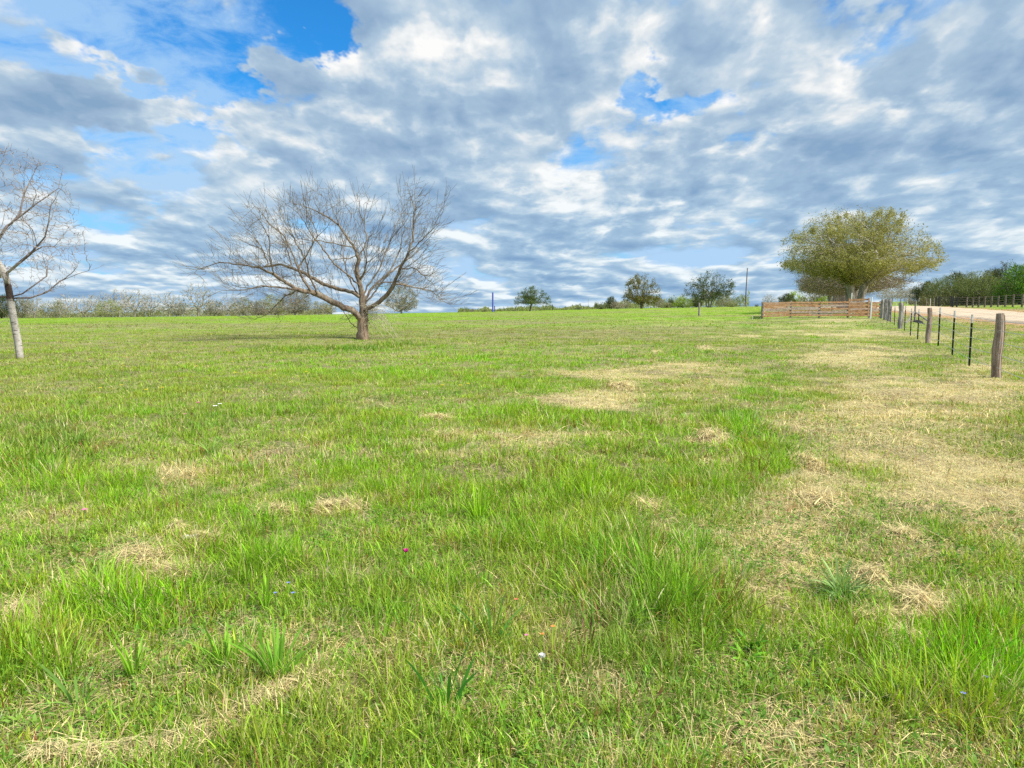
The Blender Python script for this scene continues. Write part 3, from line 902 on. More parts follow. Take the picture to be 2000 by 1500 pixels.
link('suckers', np_mesh('suckers', vs, [b0 + np.array([s, (s + 1) % 3, 3 + (s + 1) % 3, 3 + s]) for s in range(3)]), bark('pale_sucker', (.42, .38, .26), (.55, .50, .36), 5, 1), t)

# ---- the pale slender tree at the left edge
bx_, by_ = hit(40, 703)
S2 = by_ / F
def lp(px, py, dep): return np.array(((px - 40) * S2, dep, (703 - py) * S2))
LL = [([(40, 705), (37, 670), (32, 635), (27, 600), (24, 575), (20, 548), (10, 525), (-2, 505), (-18, 480), (-30, 440), (-38, 400)], 0, .2),
      ([(22, 560), (32, 535), (60, 518), (90, 500), (125, 470), (140, 440), (150, 415)], 0, -.8),
      ([(90, 500), (120, 488), (150, 488), (170, 475)], -.4, -.9),
      ([(27, 582), (45, 575), (62, 558), (80, 540), (75, 520)], 0, .7),
      ([(28, 584), (60, 583), (85, 572), (105, 550), (135, 535), (170, 522)], 0, .9),
      ([(22, 582), (5, 580), (-25, 582), (-60, 570)], 0, -.5),
      ([(-10, 492), (10, 470), (25, 445), (50, 425), (80, 400), (100, 385), (118, 370), (126, 330)], 0, .5),
      ([(10, 470), (0, 430), (-2, 390), (10, 350), (12, 310)], 0, -.6),
      ([(25, 445), (40, 420), (42, 380), (55, 340), (62, 310)], .2, 1.0),
      ([(-18, 480), (-50, 460), (-90, 440), (-120, 400)], 0, -.6), ([(-30, 440), (-20, 380), (-35, 320), (-20, 290)], 0, .4),
      ([(-2, 505), (15, 525), (35, 545), (45, 520), (50, 480)], 0, -1.0), ([(-38, 400), (-70, 360), (-90, 320)], 0, .5),
      ([(33, 640), (20, 625), (10, 632), (-8, 635)], 0, -.2), ([(30, 622), (18, 612), (14, 600)], 0, -.2)]
pos = []; par = []
for li, (pts, d0_, d1_) in enumerate(LL):
    L = resample([lp(a, b2, d0_ + (d1_ - d0_) * k / (len(pts) - 1)) for k, (a, b2) in enumerate(pts)], .1)
    if li == 0: pos.append(L[0]); par.append(-1); prev = 0
    else: prev = int(np.argmin([np.linalg.norm(p - L[0]) for p in pos]))
    for p in L[1:]: pos.append(p); par.append(prev); prev = len(pos) - 1
pos, par = secondaries(pos, par, 70, .3, 1.0, .08, 45, out=.35, up=.7, spread=.45, centre=(-.3, 0, 2.4), minz=1.6, wob=.16, top=5.3)
HL = [(60, 590), (110, 578), (135, 545), (168, 520), (172, 478), (160, 410), (138, 400), (128, 330), (100, 335), (62, 295), (20, 290), (-40, 285), (-100, 320), (-140, 400), (-120, 480), (-70, 560), (-20, 570), (10, 520), (60, 560)]
r_ = np.random.default_rng(8)
XY = r_.uniform((-140, 285), (172, 590), (9000, 2)); XY = XY[in_poly(XY[:, 0], XY[:, 1], HL)][:2300]
rho = np.hypot((XY[:, 0] - 10) / 165, (XY[:, 1] - 440) / 160)
dep = (r_.random(len(XY)) * 2 - 1) * 1.9 * np.sqrt(np.clip(1.05 - rho ** 2, .05, 1))
pos, par = grow(pos, par, np.array([lp(a, b2, d) for (a, b2), d in zip(XY, dep)]), .075, .6, .13, 80, up=.18, jit=.24, seed=4, maxn=9000)
pos, par = shoots(pos, par, 1300, .17, 2, 19, out=.3, up=.5, spread=.5)
rad = radii(par, .0042, .100)
rad = np.where(rad < .06, np.maximum(rad * (.55 + 7.5 * rad), .0045), rad)
nt = empty('pale_tree', (bx_, by_, tz(bx_, by_) - .02), 0, 'slender leafless tree with white scaly trunk and dark scar at the left edge', 'tree')
wood_parts('pale_tree', pos, par, rad, .016, (M_WHITEBARK, M_PALETWIG), nt)

# ---- generic trees grown into an envelope (unit metres, origin at the foot)
def proto(name, h, w, trunk_h, base_r, n_att, D, limbs, bottom=.25, seed=1, tip=.02, mats=None, leaf=None, thick=.06, shape=1.0, lean=0, shoot=0, jit=.22, trunks=1, flat=0.0, up=.03, lobes=0, cut=.55):
    r = np.random.default_rng(seed)
    pos = []; par = []
    for k in range(trunks):
        ox = (k - (trunks - 1) / 2) * base_r * 2.0
        a = r.uniform(0, 6.28)
        top = np.array((ox * 2.2 + lean, r.normal(0, .15), trunk_h)) if trunks > 1 else np.array((lean, 0, trunk_h))
        L = resample([np.array((ox, 0, 0.)), np.array((ox * 1.4 + lean * .4, 0, trunk_h * .5)), top], D)
        if not pos: pos.append(L[0]); par.append(-1); prev = 0
        else: prev = 0
        for p in L[1:]: pos.append(p); par.append(prev); prev = len(pos) - 1
        tip_i = prev
        for q_ in range(limbs):
            an = a + 6.283 * q_ / limbs + r.normal(0, .3)
            el = r.uniform(.25, 1.1)
            ln = w * .5 * r.uniform(.45, .75)
            d = np.array((math.cos(an) * math.cos(el), math.sin(an) * math.cos(el), math.sin(el)))
            p = pos[tip_i]; prev = tip_i - r.integers(0, max(1, min(3, tip_i - 1)))
            p = pos[prev]
            for s in range(int(ln / D)):
                d = d + r.normal(0, .12, 3) + np.array((0, 0, .03)); d /= np.linalg.norm(d); p = p + d * D
                pos.append(p); par.append(int(prev)); prev = len(pos) - 1
    # attractors in a lumpy dome
    m = n_att * 6
    q3 = r.normal(0, 1, (m, 3)); q3 /= np.linalg.norm(q3, axis=1)[:, None]
    rr = (r.random(m) ** (1 / 2.6))
    zc = trunk_h * (.6 if not flat else .9) + (h - trunk_h) * bottom
    pts = q3 * rr[:, None] * np.array((w / 2, w / 2 * .9, h - zc)) + np.array((lean, 0, zc))
    low_ = pts[:, 2] < zc
    pts[low_, 2] = zc - (zc - pts[low_, 2]) * ((zc - trunk_h * cut) / (h - zc))
    # hollow bites so the outline is uneven
    if lobes:
        keep = np.ones(m, bool)
        for k in range(lobes):
            c = r.normal(0, 1, 3); c /= np.linalg.norm(c); c[2] = abs(c[2])
            c = c * np.array((w / 2, w / 2 * .9, h - zc)) * r.uniform(.75, 1.05) + np.array((lean, 0, zc))
            keep &= np.linalg.norm((pts - c) / np.array((w, w, h)), axis=1) > r.uniform(.08, .17)
        pts = pts[keep]
    pts = pts[:n_att]
    pos, par = grow(pos, par, pts, D, D * 9, D * 1.5, 70, up=up, jit=jit, seed=seed + 1, maxn=9000)
    if shoot: pos, par = shoots(pos, par, shoot, D * 2.2, 2, seed + 2, out=.5, up=.25, spread=.5)
    rad = radii(par, tip, base_r)
    root = empty(name, (0, 0, 0))
    wood_parts(name, pos, par, rad, thick, mats, root)
    if leaf:
        n, spread, size, ca, cb, droop = leaf
        kid = np.bincount(par[par >= 0], minlength=len(pos))
        cen = pos[(kid <= 1) & (pos[:, 2] > trunk_h * .6)]
        leaves(name, cen, n, spread, size, ca, cb, root, seed, droop=droop)
    return root

OLIVE1, OLIVE2 = (.155, .17, .05), (.43, .41, .12)
DK1, DK2 = (.050, .085, .025), (.14, .19, .055)
used = set()
def place(root, px, py, d, h_scale=1.0, rz=0.0, label=None, cat='tree', group=None, name=None, wx=1.0):
    """the first time moves the prototype itself, then copies it and its parts"""
    if root.name in used:
        o = root.copy(); C.objects.link(o)
        for ch in root.children:
            c = ch.copy(); C.objects.link(c); c.parent = o
    else:
        used.add(root.name); o = root
    if name: o.name = name
    r = ray(px, py)
    x, y = r.x * d, d
    o.location = (x, y, tz(x, y) - .05)
    o.scale = (h_scale * wx, h_scale * wx, h_scale)
    o.rotation_euler = (0, 0, rz)
    for k in ('group',):
        if k in o.keys() and not group: del o[k]
    return tag(o, label, cat, group)

# the big spring oak and the row of oaks running away behind it
oak = proto('oak_tree', 12.2, 18.8, 3.9, .62, 5000, .30, 11, bottom=.46, cut=1.12, seed=21, tip=.011, mats=(M_GREYBARK, M_GREYTWIG), thick=.05,
            leaf=(96000, .20, .075, OLIVE1, OLIVE2, .40), shoot=2500, trunks=2, lobes=2)
place(oak, 1672, 592, 92, 1.02, .5, 'great round oak in olive spring leaf, nearest of the row behind the board fence')
rowoak = proto('oak_tree', 9.6, 15.5, 3.2, .50, 2300, .34, 8, bottom=.34, cut=.75, seed=33, tip=.016, mats=(M_GREYBARK, M_TWIG), thick=.06,
               leaf=(16000, .26, .075, (.12, .12, .05), (.24, .23, .10), .3), shoot=1800, trunks=1, lobes=4)
row = [(1669, 104, 1.0, 0, 'second'), (1658, 116, 1.0, 1.3, 'third'), (1648, 128, .98, 2.2, 'fourth'), (1640, 141, 1.0, 3.4, 'fifth'), (1631, 155, 1.02, 4.4, 'sixth'), (1621, 170, 1.0, 5.1, 'seventh')]
for px, d, s, rz, nth in row:
    place(rowoak, px, 592, d, s, rz, f'{nth} tree back in the row of grey barely budding oaks behind the great round oak', group='grey oaks in the row behind the great oak')

# mid distance trees beyond the field
small_live = proto('live_oak', 7.2, 11.5, 2.7, .24, 1000, .28, 6, bottom=.16, cut=1.0, lean=.7, seed=41, tip=.02, mats=(M_DARKBARK, M_DARKBARK), thick=.07, leaf=(9000, .26, .12, DK1, DK2, .1), lobes=4)
place(small_live, 1035, 606, 205, .92, .4, 'small flat-topped dark tree standing alone on the skyline at centre')
elm = proto('golden_tree', 9.9, 11.8, 1.8, .30, 1000, .30, 7, bottom=.30, seed=52, tip=.02, mats=(M_DARKBARK, M_DARKBARK), thick=.07, leaf=(11000, .30, .13, (.085, .092, .018), (.22, .19, .03), .1), trunks=2, lobes=9)
place(elm, 1253, 604, 212, 1.0, 1.0, 'bushy tree with yellowish green leaves and dark twin trunk, on the skyline right of centre')
live2 = proto('live_oak', 10.2, 14.5, 3.0, .30, 1200, .32, 7, bottom=.36, seed=64, tip=.02, mats=(M_GREYBARK, M_DARKBARK), thick=.07, leaf=(9500, .30, .14, DK1, (.12, .145, .06), .1), trunks=3, lobes=12)
place(live2, 1384, 600, 214, 1.0, 2.4, 'airy dark live oak with several leaning stems, beside the utility pole on the skyline')

# the far wood: prototypes
bare = [proto('bare_tree', 9.0, 9.5, 2.2, .22, 620, .36, 6, bottom=.35, seed=70 + k, tip=.036, mats=(M_GREYBARK, M_GREYTWIG), thick=.10, shoot=500, lobes=5,
              leaf=(260, .4, .12, (.20, .20, .08), (.32, .33, .12), 0)) for k in range(3)]
scrub = [proto('budding_tree', 6.2, 8.6, .9, .16, 620, .34, 6, bottom=.28, seed=80 + k, tip=.026, mats=(M_GREYBARK, M_GREYTWIG), thick=.09, shoot=500, lobes=3,
               leaf=(3600, .34, .12, c1, c2, 0)) for k, (c1, c2) in enumerate([((.17, .165, .07), (.27, .27, .10)), ((.20, .23, .05), (.33, .38, .07)), ((.13, .14, .07), (.23, .22, .12))])]
dark = proto('live_oak', 6.4, 8.4, 1.2, .24, 700, .30, 7, bottom=.26, seed=91, tip=.02, mats=(M_DARKBARK, M_DARKBARK), thick=.07, leaf=(10000, .34, .12, DK1, (.12, .135, .05), .1), lobes=4)
shrub = [proto('shrub', 2.6, 4.2, .25, .06, 300, .2, 6, bottom=.3, seed=95 + k, tip=.014, mats=(M_GREYTWIG, M_GREYTWIG), thick=.05, leaf=(2600, .2, .09, c1, c2, 0), trunks=3, lobes=3)
         for k, (c1, c2) in enumerate([((.15, .17, .07), (.25, .28, .10)), ((.21, .30, .02), (.36, .50, .03)), ((.07, .10, .04), (.14, .17, .07)), ((.24, .21, .15), (.33, .30, .22))])]
for q_ in bare: q_.name = 'bare_tree'

# left wood, px, top px, kind, index, depth, what singles it out
GL = 'trees of the far wood on the left'
W_ = [
    (2, 575, 'D', 0, 222, 'dark evergreen tree at the very left end of the far wood'),
    (42, 584, 'S', 2, 226, 'grey-green tree seen just right of the white scaly trunk'),
    (66, 583, 'B', 0, 232, 'thin bare tree, first bare one right of the white scaly trunk'),
    (108, 590, 'S', 0, 222, 'low wide olive tree with a rounded top near the left end of the far wood'),
    (128, 580, 'B', 1, 240, 'bare pale tree rising behind the low wide olive tree'),
    (162, 583, 'B', 2, 234, 'small bare tree in the gap right of the low wide olive tree'),
    (193, 577, 'B', 0, 228, 'bare tree with open top, third bare crown right of the olive tree'),
    (212, 588, 'S', 1, 225, 'tree with a patch of fresh yellow-green leaf among tall bare ones'),
    (232, 572, 'B', 1, 236, 'tallest bare tree of the left half of the far wood'),
    (262, 572, 'B', 2, 230, 'tall bare tree with upright limbs just right of the tallest bare one'),
    (294, 577, 'B', 0, 236, 'bare tree between two taller bare crowns in the middle of the far left wood'),
    (330, 576, 'B', 1, 228, 'bare tree with leaning forked stem left of the wide dark-trunked bare tree'),
    (352, 592, 'S', 2, 232, 'grey-green brushy tree under the left side of the wide dark-trunked bare tree'),
    (387, 563, 'B', 2, 222, 'wide bare tree with a dark trunk, broadest crown of the far left wood'),
    (418, 588, 'S', 2, 228, 'grey brushy tree right of the wide dark-trunked bare tree'),
    (448, 582, 'B', 0, 234, 'bare tree seen through the outermost twigs of the big spreading tree'),
    (474, 584, 'S', 0, 226, 'olive budding tree seen through the left twigs of the big spreading tree'),
    (505, 588, 'S', 2, 230, 'grey budding tree behind the lowest left limb of the big spreading tree'),
    (532, 578, 'S', 1, 236, 'yellowish budding tree left of the dense round grey one'),
    (576, 560, 'G', 0, 214, 'dense round grey-brown tree seen behind the left limbs of the big spreading tree'),
    (622, 590, 'S', 0, 226, 'low olive tree right of the dense round grey one'),
    (640, 594, 'S', 2, 232, 'last low tree at the right end of the far left wood'),
]
dense = proto('dense_tree', 8.8, 11.0, 1.2, .28, 1100, .30, 7, bottom=.32, seed=111, tip=.02, mats=(M_GREYBARK, M_GREYTWIG), thick=.08, leaf=(11000, .28, .10, (.13, .12, .07), (.23, .21, .13), 0), shoot=900, lobes=2)
def hscale(px, top, d, h0):
    x = ray(px, 600).x * d
    return (at(px, top, d).z - tz(x, d)) / h0
r_ = np.random.default_rng(3)
for px, top, kind, k, d, lab in W_:
    src, h0, nm = {'D': (dark, 6.4, 'live_oak'), 'S': (scrub[k], 6.2, 'budding_tree'), 'B': (bare[k], 9.0, 'bare_tree'), 'G': (dense, 8.8, 'dense_tree')}[kind]
    s = hscale(px, top, d, h0) * {'B': 1.22, 'S': 1.1, 'D': 1.0, 'G': 1.05}[kind]
    place(src, px, 600, d, s, r_.uniform(0, 6.28), lab, group=GL, wx=min(1.15, max(.8, 1 / s)) if kind == 'S' else 1.0, name=nm)
place(dense, 784, 600, 205, hscale(784, 551, 205, 8.8), 2.0, 'grey-green round tree seen behind the right limbs of the big spreading tree', name='dense_tree', wx=.95)

# undergrowth of the far wood: nobody could count it
def brush(name, spans, n, size, ca, cb, seed):
    r = np.random.default_rng(seed)
    P0 = []
    for px0, px1, d0_, d1_, h in spans:
        k = int(n * (px1 - px0) / sum(s[1] - s[0] for s in spans))
        px = r.uniform(px0, px1, k); d = r.uniform(d0_, d1_, k)
        x = (px - 1000) / F * d
        hh = h * (.35 + 1.1 * vnoise(x, x * 0 + seed, 3.0, seed)) * (.5 + vnoise(x, d, 1.3, seed + 1))
        z = terrain(x, d) + hh * r.random(k) ** .8
        P0.append(np.stack([x, d, z], 1))
    P0 = np.concatenate(P0); n = len(P0)
    a = r.normal(0, 1, (n, 3)); a[:, 2] = abs(a[:, 2]) + .5; a /= np.linalg.norm(a, axis=1)[:, None]
    b = np.cross(a, r.normal(0, 1, (n, 3))); b /= np.linalg.norm(b, axis=1)[:, None]
    s = size * r.lognormal(0, .5, n)[:, None]
    vs = np.stack([P0 - a * s * 2, P0 - b * s * .5, P0 + a * s * 2, P0 + b * s * .5], 1).reshape(-1, 3)
    t = (vnoise(P0[:, 0], P0[:, 1], 5, seed + 3) * .7 + r.random(n) * .4).clip(0, 1)[:, None]
    col = np.array(ca) * (1 - t) + np.array(cb) * t
    return tag(link(name, np_mesh(name, vs, [(np.arange(n) * 4)[:, None] + np.arange(4)], np.repeat(col, 4, 0)), M_LEAF), kind='stuff')
brush('brush', [(-60, 650, 236, 262, 1.9)], 24000, .12, (.18, .17, .11), (.30, .31, .15), 5)
brush('brush', [(1160, 1460, 236, 262, 2.6), (895, 1160, 244, 262, 1.1)], 26000, .11, (.17, .18, .08), (.28, .33, .11), 6)

brush('brush', [(1790, 2120, 128, 150, 2.2)], 26000, .08, (.06, .07, .03), (.15, .16, .06), 8)
# shrubs along the skyline: px, top px, kind, depth, width factor, label
S_ = [
    (922, 603, 3, 232, 1.3, 'small brownish shrub on the skyline left of the blue pole'),
    (945, 602, 0, 232, 1.5, 'low green shrub on the skyline just left of the blue pole'),
    (1005, 603, 0, 234, 1.8, 'low pale shrub left of the small flat-topped dark tree'),
    (1055, 604, 2, 234, 1.4, 'flat dark shrub just right of the small flat-topped dark tree'),
    (1105, 602, 0, 232, 2.0, 'pale green shrub right of the dark skyline post'),
    (1130, 598, 2, 230, 1.1, 'small round dark shrub right of the pale green one'),
    (1174, 588, 2, 226, 1.2, 'airy dark shrub at the left end of the thicket right of centre'),
    (1206, 590, 3, 222, 1.6, 'greyish shrub left of the yellowish green twin-trunked tree'),
    (1300, 588, 0, 226, 1.5, 'green shrub between the twin-trunked tree and the bright yellow-green bush'),
    (1334, 580, 1, 220, 1.25, 'bright yellow-green bush left of the airy live oak'),
    (1430, 588, 0, 224, 1.7, 'pale green bush right under the airy live oak'),
    (1478, 593, 2, 218, .9, 'small dark bush just left of the board fence end'),
    (1553, 569, 1, 190, 1.0, 'vivid yellow-green bush seen above the board fence'),
    (1582, 573, 0, 186, 1.4, 'soft green bush above the fence, right of the vivid yellow-green one'),
    (1612, 578, 1, 180, 1.4, 'bright green low bush at the foot of the oak row'),
    (1778, 583, 3, 150, 1.2, 'brownish brush clump at the far side of the unpaved road'),
    (1800, 584, 0, 146, 1.5, 'green brush clump left of the dark metal gate'),
]
for px, top, k, d, wx, lab in S_:
    s = hscale(px, top, d, 2.6)
    place(shrub[k], px, 600, d, s, r_.uniform(0, 6), lab, 'shrub', name='shrub', wx=wx)
T2_ = [
    (1194, 578, dark, 6.4, 228, .85, 'live_oak', 'dark bushy tree at the left of the thicket, left of the twin-trunked tree'),
    (1222, 583, scrub[0], 6.2, 224, .9, 'budding_tree', 'olive tree at the left foot of the twin-trunked tree'),
    (1287, 582, scrub[2], 6.2, 232, 1.0, 'budding_tree', 'grey-green tree right of the twin-trunked tree'),
    (1310, 584, dark, 6.4, 236, .9, 'live_oak', 'dark rounded tree in the thicket halfway to the airy live oak'),
    (1360, 579, dark, 6.4, 232, 1.0, 'live_oak', 'dark tree seen under the left boughs of the airy live oak'),
    (1416, 575, scrub[0], 6.2, 228, 1.0, 'budding_tree', 'rounded olive tree under the right side of the airy live oak'),
    (1502, 572, bare[1], 9.0, 262, 1.15, 'bare_tree', 'small round bare tree on the skyline just above the left end of the board fence'),
    (1535, 572, dark, 6.4, 186, 1.1, 'live_oak', 'dark green tree above the fence, left of the vivid yellow-green bush'),
    (1600, 570, scrub[2], 6.2, 182, 1.0, 'budding_tree', 'grey-green tree above the fence under the boughs of the oaks'),
]
for px, top, src, h0, d, wx, nm, lab in T2_:
    place(src, px, 600, d, hscale(px, top, d, h0), r_.uniform(0, 6), lab, name=nm, wx=wx)
# the row of small bare trees far down the road
smallrow = proto('bare_tree', 7.0, 6.6, 3.0, .14, 420, .3, 6, bottom=.3, seed=131, tip=.022, mats=(M_GREYBARK, M_GREYTWIG), thick=.07, shoot=500, lobes=1, flat=1, leaf=(500, .3, .1, (.25, .23, .16), (.36, .33, .24), 0))
nth = ['first', 'second', 'third', 'fourth', 'fifth', 'sixth', 'seventh', 'eighth', 'ninth']
for k, (px, d, top) in enumerate([(1722, 205, 565), (1733, 200, 566), (1742, 196, 564), (1751, 192, 565), (1759, 188, 563), (1767, 184, 562), (1775, 181, 561), (1783, 178, 560), (1791, 176, 561)]):
    place(smallrow, px, 600, d, hscale(px, top, d, 7.0), k * 1.3, f'{nth[k]} from the left in the row of small bare trees beyond the road', group='small bare trees in a row beyond the road', name='bare_tree')
# live oaks along the dark fence at the right
right = proto('live_oak', 6.8, 8.0, 1.7, .2, 900, .26, 7, bottom=.26, seed=141, tip=.016, mats=(M_GREYBARK, M_DARKBARK), thick=.06, leaf=(14000, .26, .085, (.085, .125, .035), (.24, .29, .09), .2), lobes=3, trunks=2)
RO = [(1806, 547, 152, .95, dark, 6.4, 'first, darkest tree at the left end of the live oaks behind the dark fence'),
      (1828, 540, 146, .9, right, 6.8, 'second live oak from the left behind the dark fence'),
      (1852, 534, 140, .95, right, 6.8, 'third live oak from the left, above the dark metal gate'),
      (1872, 529, 150, .9, dark, 6.4, 'fourth live oak from the left behind the dark fence'),
      (1893, 527, 134, .95, right, 6.8, 'fifth live oak from the left behind the dark fence'),
      (1916, 526, 128, .95, right, 6.8, 'sixth live oak from the left, olive and broad behind the rail fence'),
      (1940, 522, 140, .9, dark, 6.4, 'seventh live oak from the left, just before the tall dark one'),
      (1964, 508, 136, .85, live2, 10.2, 'tallest airy dark oak standing above the right grove'),
      (1955, 538, 124, .9, right, 6.8, 'olive oak below the tallest airy dark one of the right grove'),
      (1992, 515, 120, 1.0, dark, 6.4, 'fresh green dense tree cut off by the right edge'),
      (2030, 512, 122, 1.0, right, 6.8, 'oak of the right grove mostly outside the right edge')]
for k, (px, top, d, wx, src, h0, lab) in enumerate(RO):
    o = place(src, px, 590, d, hscale(px, top, d, h0), k * 1.1, lab, group='oaks of the grove at the right', name='live_oak', wx=wx)
    if 'fresh green' in lab:
        for c in o.children:
            if c.data.name.startswith('live_oak') and c.name.startswith('foliage'):
                c.data = c.data.copy(); at_ = c.data.color_attributes['tone']
                v = np.zeros(len(c.data.vertices) * 4, np.float32); at_.data.foreach_get('color', v); v = v.reshape(-1, 4)
                v[:, :3] *= (1.1, 1.9, .5); at_.data.foreach_set('color', v.ravel())

# ------------------------------------------------------------ road
def strip(name, A, B, nA, nW, lift, mat):
    """sheet between two edge lines, following the terrain"""
    def res(L, n):
        L = np.array(L); s = np.concatenate([[0], np.cumsum(np.hypot(*np.diff(L, axis=0).T))]); t = np.linspace(0, s[-1], n)
        return np.stack([np.interp(t, s, L[:, 0]), np.interp(t, s, L[:, 1])], 1)
    a = res(A, nA); b = res(B, nA)
    w_ = np.linspace(0, 1, nW)[None, :, None]
    xy = a[:, None] * (1 - w_) + b[:, None] * w_
    x, y = xy[..., 0].ravel(), xy[..., 1].ravel()
    ed = np.minimum(w_[0, :, 0], 1 - w_[0, :, 0]); ed = np.tile(ed, nA)
    rag = sstep(ed, 0, .06 + .05 * vnoise(x, y, 2.0, 7))
    rut = (np.exp(-((np.tile(w_[0, :, 0], nA) - .36) / .06) ** 2) + np.exp(-((np.tile(w_[0, :, 0], nA) - .66) / .06) ** 2)) * .04
    z = terrain_smooth(x, y) + lift - .30 * (1 - rag) - rut + .03 * (fbm(x, y, 1.0, 4, 2) - .5)
    i = np.arange(nA * nW).reshape(nA, nW)
    return link(name, np_mesh(name, np.stack([x, y, z], 1), [np.stack([i[:-1, :-1], i[1:, :-1], i[1:, 1:], i[:-1, 1:]], -1).reshape(-1, 4)]), mat, smooth=True)
m, q, b = mat_new('caliche'); oc = q.new('ShaderNodeTexCoord').outputs['Object']
n1 = q.noise(oc, .5, 6, .65); n2 = q.noise(oc, 9, 4, .7)
c = q.mix(q.mp(n1, .35, .65), (.45, .35, .225), (.60, .495, .35)); c = q.mix(q.mp(n2, .35, .7, 0, .55), c, (.34, .25, .19))
q.put(b.inputs['Base Color'], c); b.inputs['Roughness'].default_value = .95
bp = q.new('ShaderNodeBump'); bp.inputs['Distance'].default_value = .04; q.put(bp.inputs['Height'], n2); q.l.new(bp.outputs[0], b.inputs['Normal'])
tag(strip('road', _near, _far, 260, 26, .10, m), kind='structure')

# ------------------------------------------------------------ small solid helpers
def tube(pts, rads, sides=8, seed=0, rough=0.0, cap=True):
    """verts, quads, tris of a capped tube along pts"""
    V = []; Q = []; T = []
    r = random.Random(seed); prev = None; n = len(pts)
    ridge = [1 + rough * r.uniform(-1, 1) for _ in range(sides)]
    for a, p in enumerate(pts):
        p = Vector(p)
        t = (Vector(pts[min(a + 1, n - 1)]) - Vector(pts[max(a - 1, 0)])).normalized()
        u = t.cross(Vector((.1, 1, .05))).normalized() if prev is None else (prev - t * prev.dot(t)).normalized()
        prev = u; v = t.cross(u)
        for s in range(sides):
            an = 2 * math.pi * s / sides
            k = rads[a] * ridge[s] * (1 + rough * .35 * r.uniform(-1, 1))
            V.append(tuple(p + (u * math.cos(an) + v * math.sin(an)) * k))
        if a:
            for s in range(sides):
                Q.append(((a - 1) * sides + s, (a - 1) * sides + (s + 1) % sides, a * sides + (s + 1) % sides, a * sides + s))
    if cap:
        for e, k in ((0, 0), (n - 1, (n - 1) * sides)):
            c = sum((Vector(V[k + s]) for s in range(sides)), Vector()) / sides
            if e and rough: c.z -= .02
            V.append(tuple(c)); ci = len(V) - 1
            for s in range(sides): T.append((ci, k + s, k + (s + 1) % sides) if e else (ci, k + (s + 1) % sides, k + s))
    return V, Q, T
def join(parts):
    V = []; Q = []; T = []
    for v, q4, t3 in parts:
        o = len(V); V += v; Q += [tuple(i + o for i in f) for f in q4]; T += [tuple(i + o for i in f) for f in t3]
    return V, Q, T
def solid(name, geo, mat, parent=None, smooth=False, bevel=0):
    V, Q, T = geo
    me = bpy.data.meshes.new(name); me.from_pydata(V, [], Q + T)
    o = link(name, me, mat, parent, smooth)
    return o
def box(c, half, rz=0, jag=0, seed=0):
    r = random.Random(seed); V = []
    for sx in (-1, 1):
        for sy in (-1, 1):
            for sz in (-1, 1):
                x, y, z = sx * half[0] + r.uniform(-jag, jag), sy * half[1], sz * half[2] + r.uniform(-jag, jag)
                V.append((c[0] + x * math.cos(rz) - y * math.sin(rz), c[1] + x * math.sin(rz) + y * math.cos(rz), c[2] + z))
    return V, [(0, 1, 3, 2), (4, 6, 7, 5), (0, 4, 5, 1), (2, 3, 7, 6), (0, 2, 6, 4), (1, 5, 7, 3)], []
def beam(a, b, w_, h_, sag=0, seed=0):
    """a sawn board from a to b, upright section w_ thick, h_ high, slightly bowed"""
    a = Vector(a); b = Vector(b); d = (b - a); s = Vector((-d.y, d.x, 0)).normalized() * w_ / 2
    r = random.Random(seed); V = []; Q = []; n = 6
    for k in range(n + 1):
        p = a + d * k / n; p.z += sag * math.sin(math.pi * k / n) + r.uniform(-.004, .004)
        hh = h_ / 2 * (1 + r.uniform(-.05, .05))
        V += [tuple(p - s - Vector((0, 0, hh))), tuple(p + s - Vector((0, 0, hh))), tuple(p + s + Vector((0, 0, hh))), tuple(p - s + Vector((0, 0, hh)))]
        if k:
            o = (k - 1) * 4
            for i in range(4): Q.append((o + i, o + (i + 1) % 4, o + 4 + (i + 1) % 4, o + 4 + i))
    Q += [(3, 2, 1, 0), (n * 4, n * 4 + 1, n * 4 + 2, n * 4 + 3)]
    return V, Q, []
def plain(name, col_, rough=.6, metal=0, noise_=.15, scale=20):
    m, q, b = mat_new(name); oc = q.new('ShaderNodeTexCoord').outputs['Object']
    c2 = tuple(max(0, c * (1 - noise_ * 2)) for c in col_)
    q.put(b.inputs['Base Color'], q.mix(q.mp(q.noise(oc, scale, 4, .6), .4, .7), col_, c2))
    b.inputs['Roughness'].default_value = rough; b.inputs['Metallic'].default_value = metal
    return m
M_POST = bark('weathered_post', (.16, .115, .085), (.40, .31, .245), 14, .10, c3=(.30, .255, .21))
M_POSTGREY = bark('grey_post', (.15, .135, .12), (.37, .345, .32), 12, .12)
M_TPOST = plain('dark_green_steel', (.016, .030, .026), .5, .3)
M_TIP = plain('white_enamel', (.80, .80, .78), .5)
M_WIRE = plain('galvanised_wire', (.48, .48, .47), .45, .6, .1)
M_BOARD = bark('red_brown_board', (.27, .135, .06), (.47, .29, .155), 5, 1.5, c3=(.38, .27, .18))
M_BOARDGREY = bark('grey_board', (.26, .19, .145), (.44, .36, .30), 5, 1.5)
M_BLACK = plain('black_paint', (.020, .022, .025), .5, 0, .1)
M_RAIL = bark('dark_rail', (.10, .085, .07), (.24, .205, .17), 6, 1)
M_WHITE = plain('white_pipe', (.78, .78, .75), .45, 0, .08)
M_RUBBER = plain('black_rubber', (.010, .011, .013), .95)

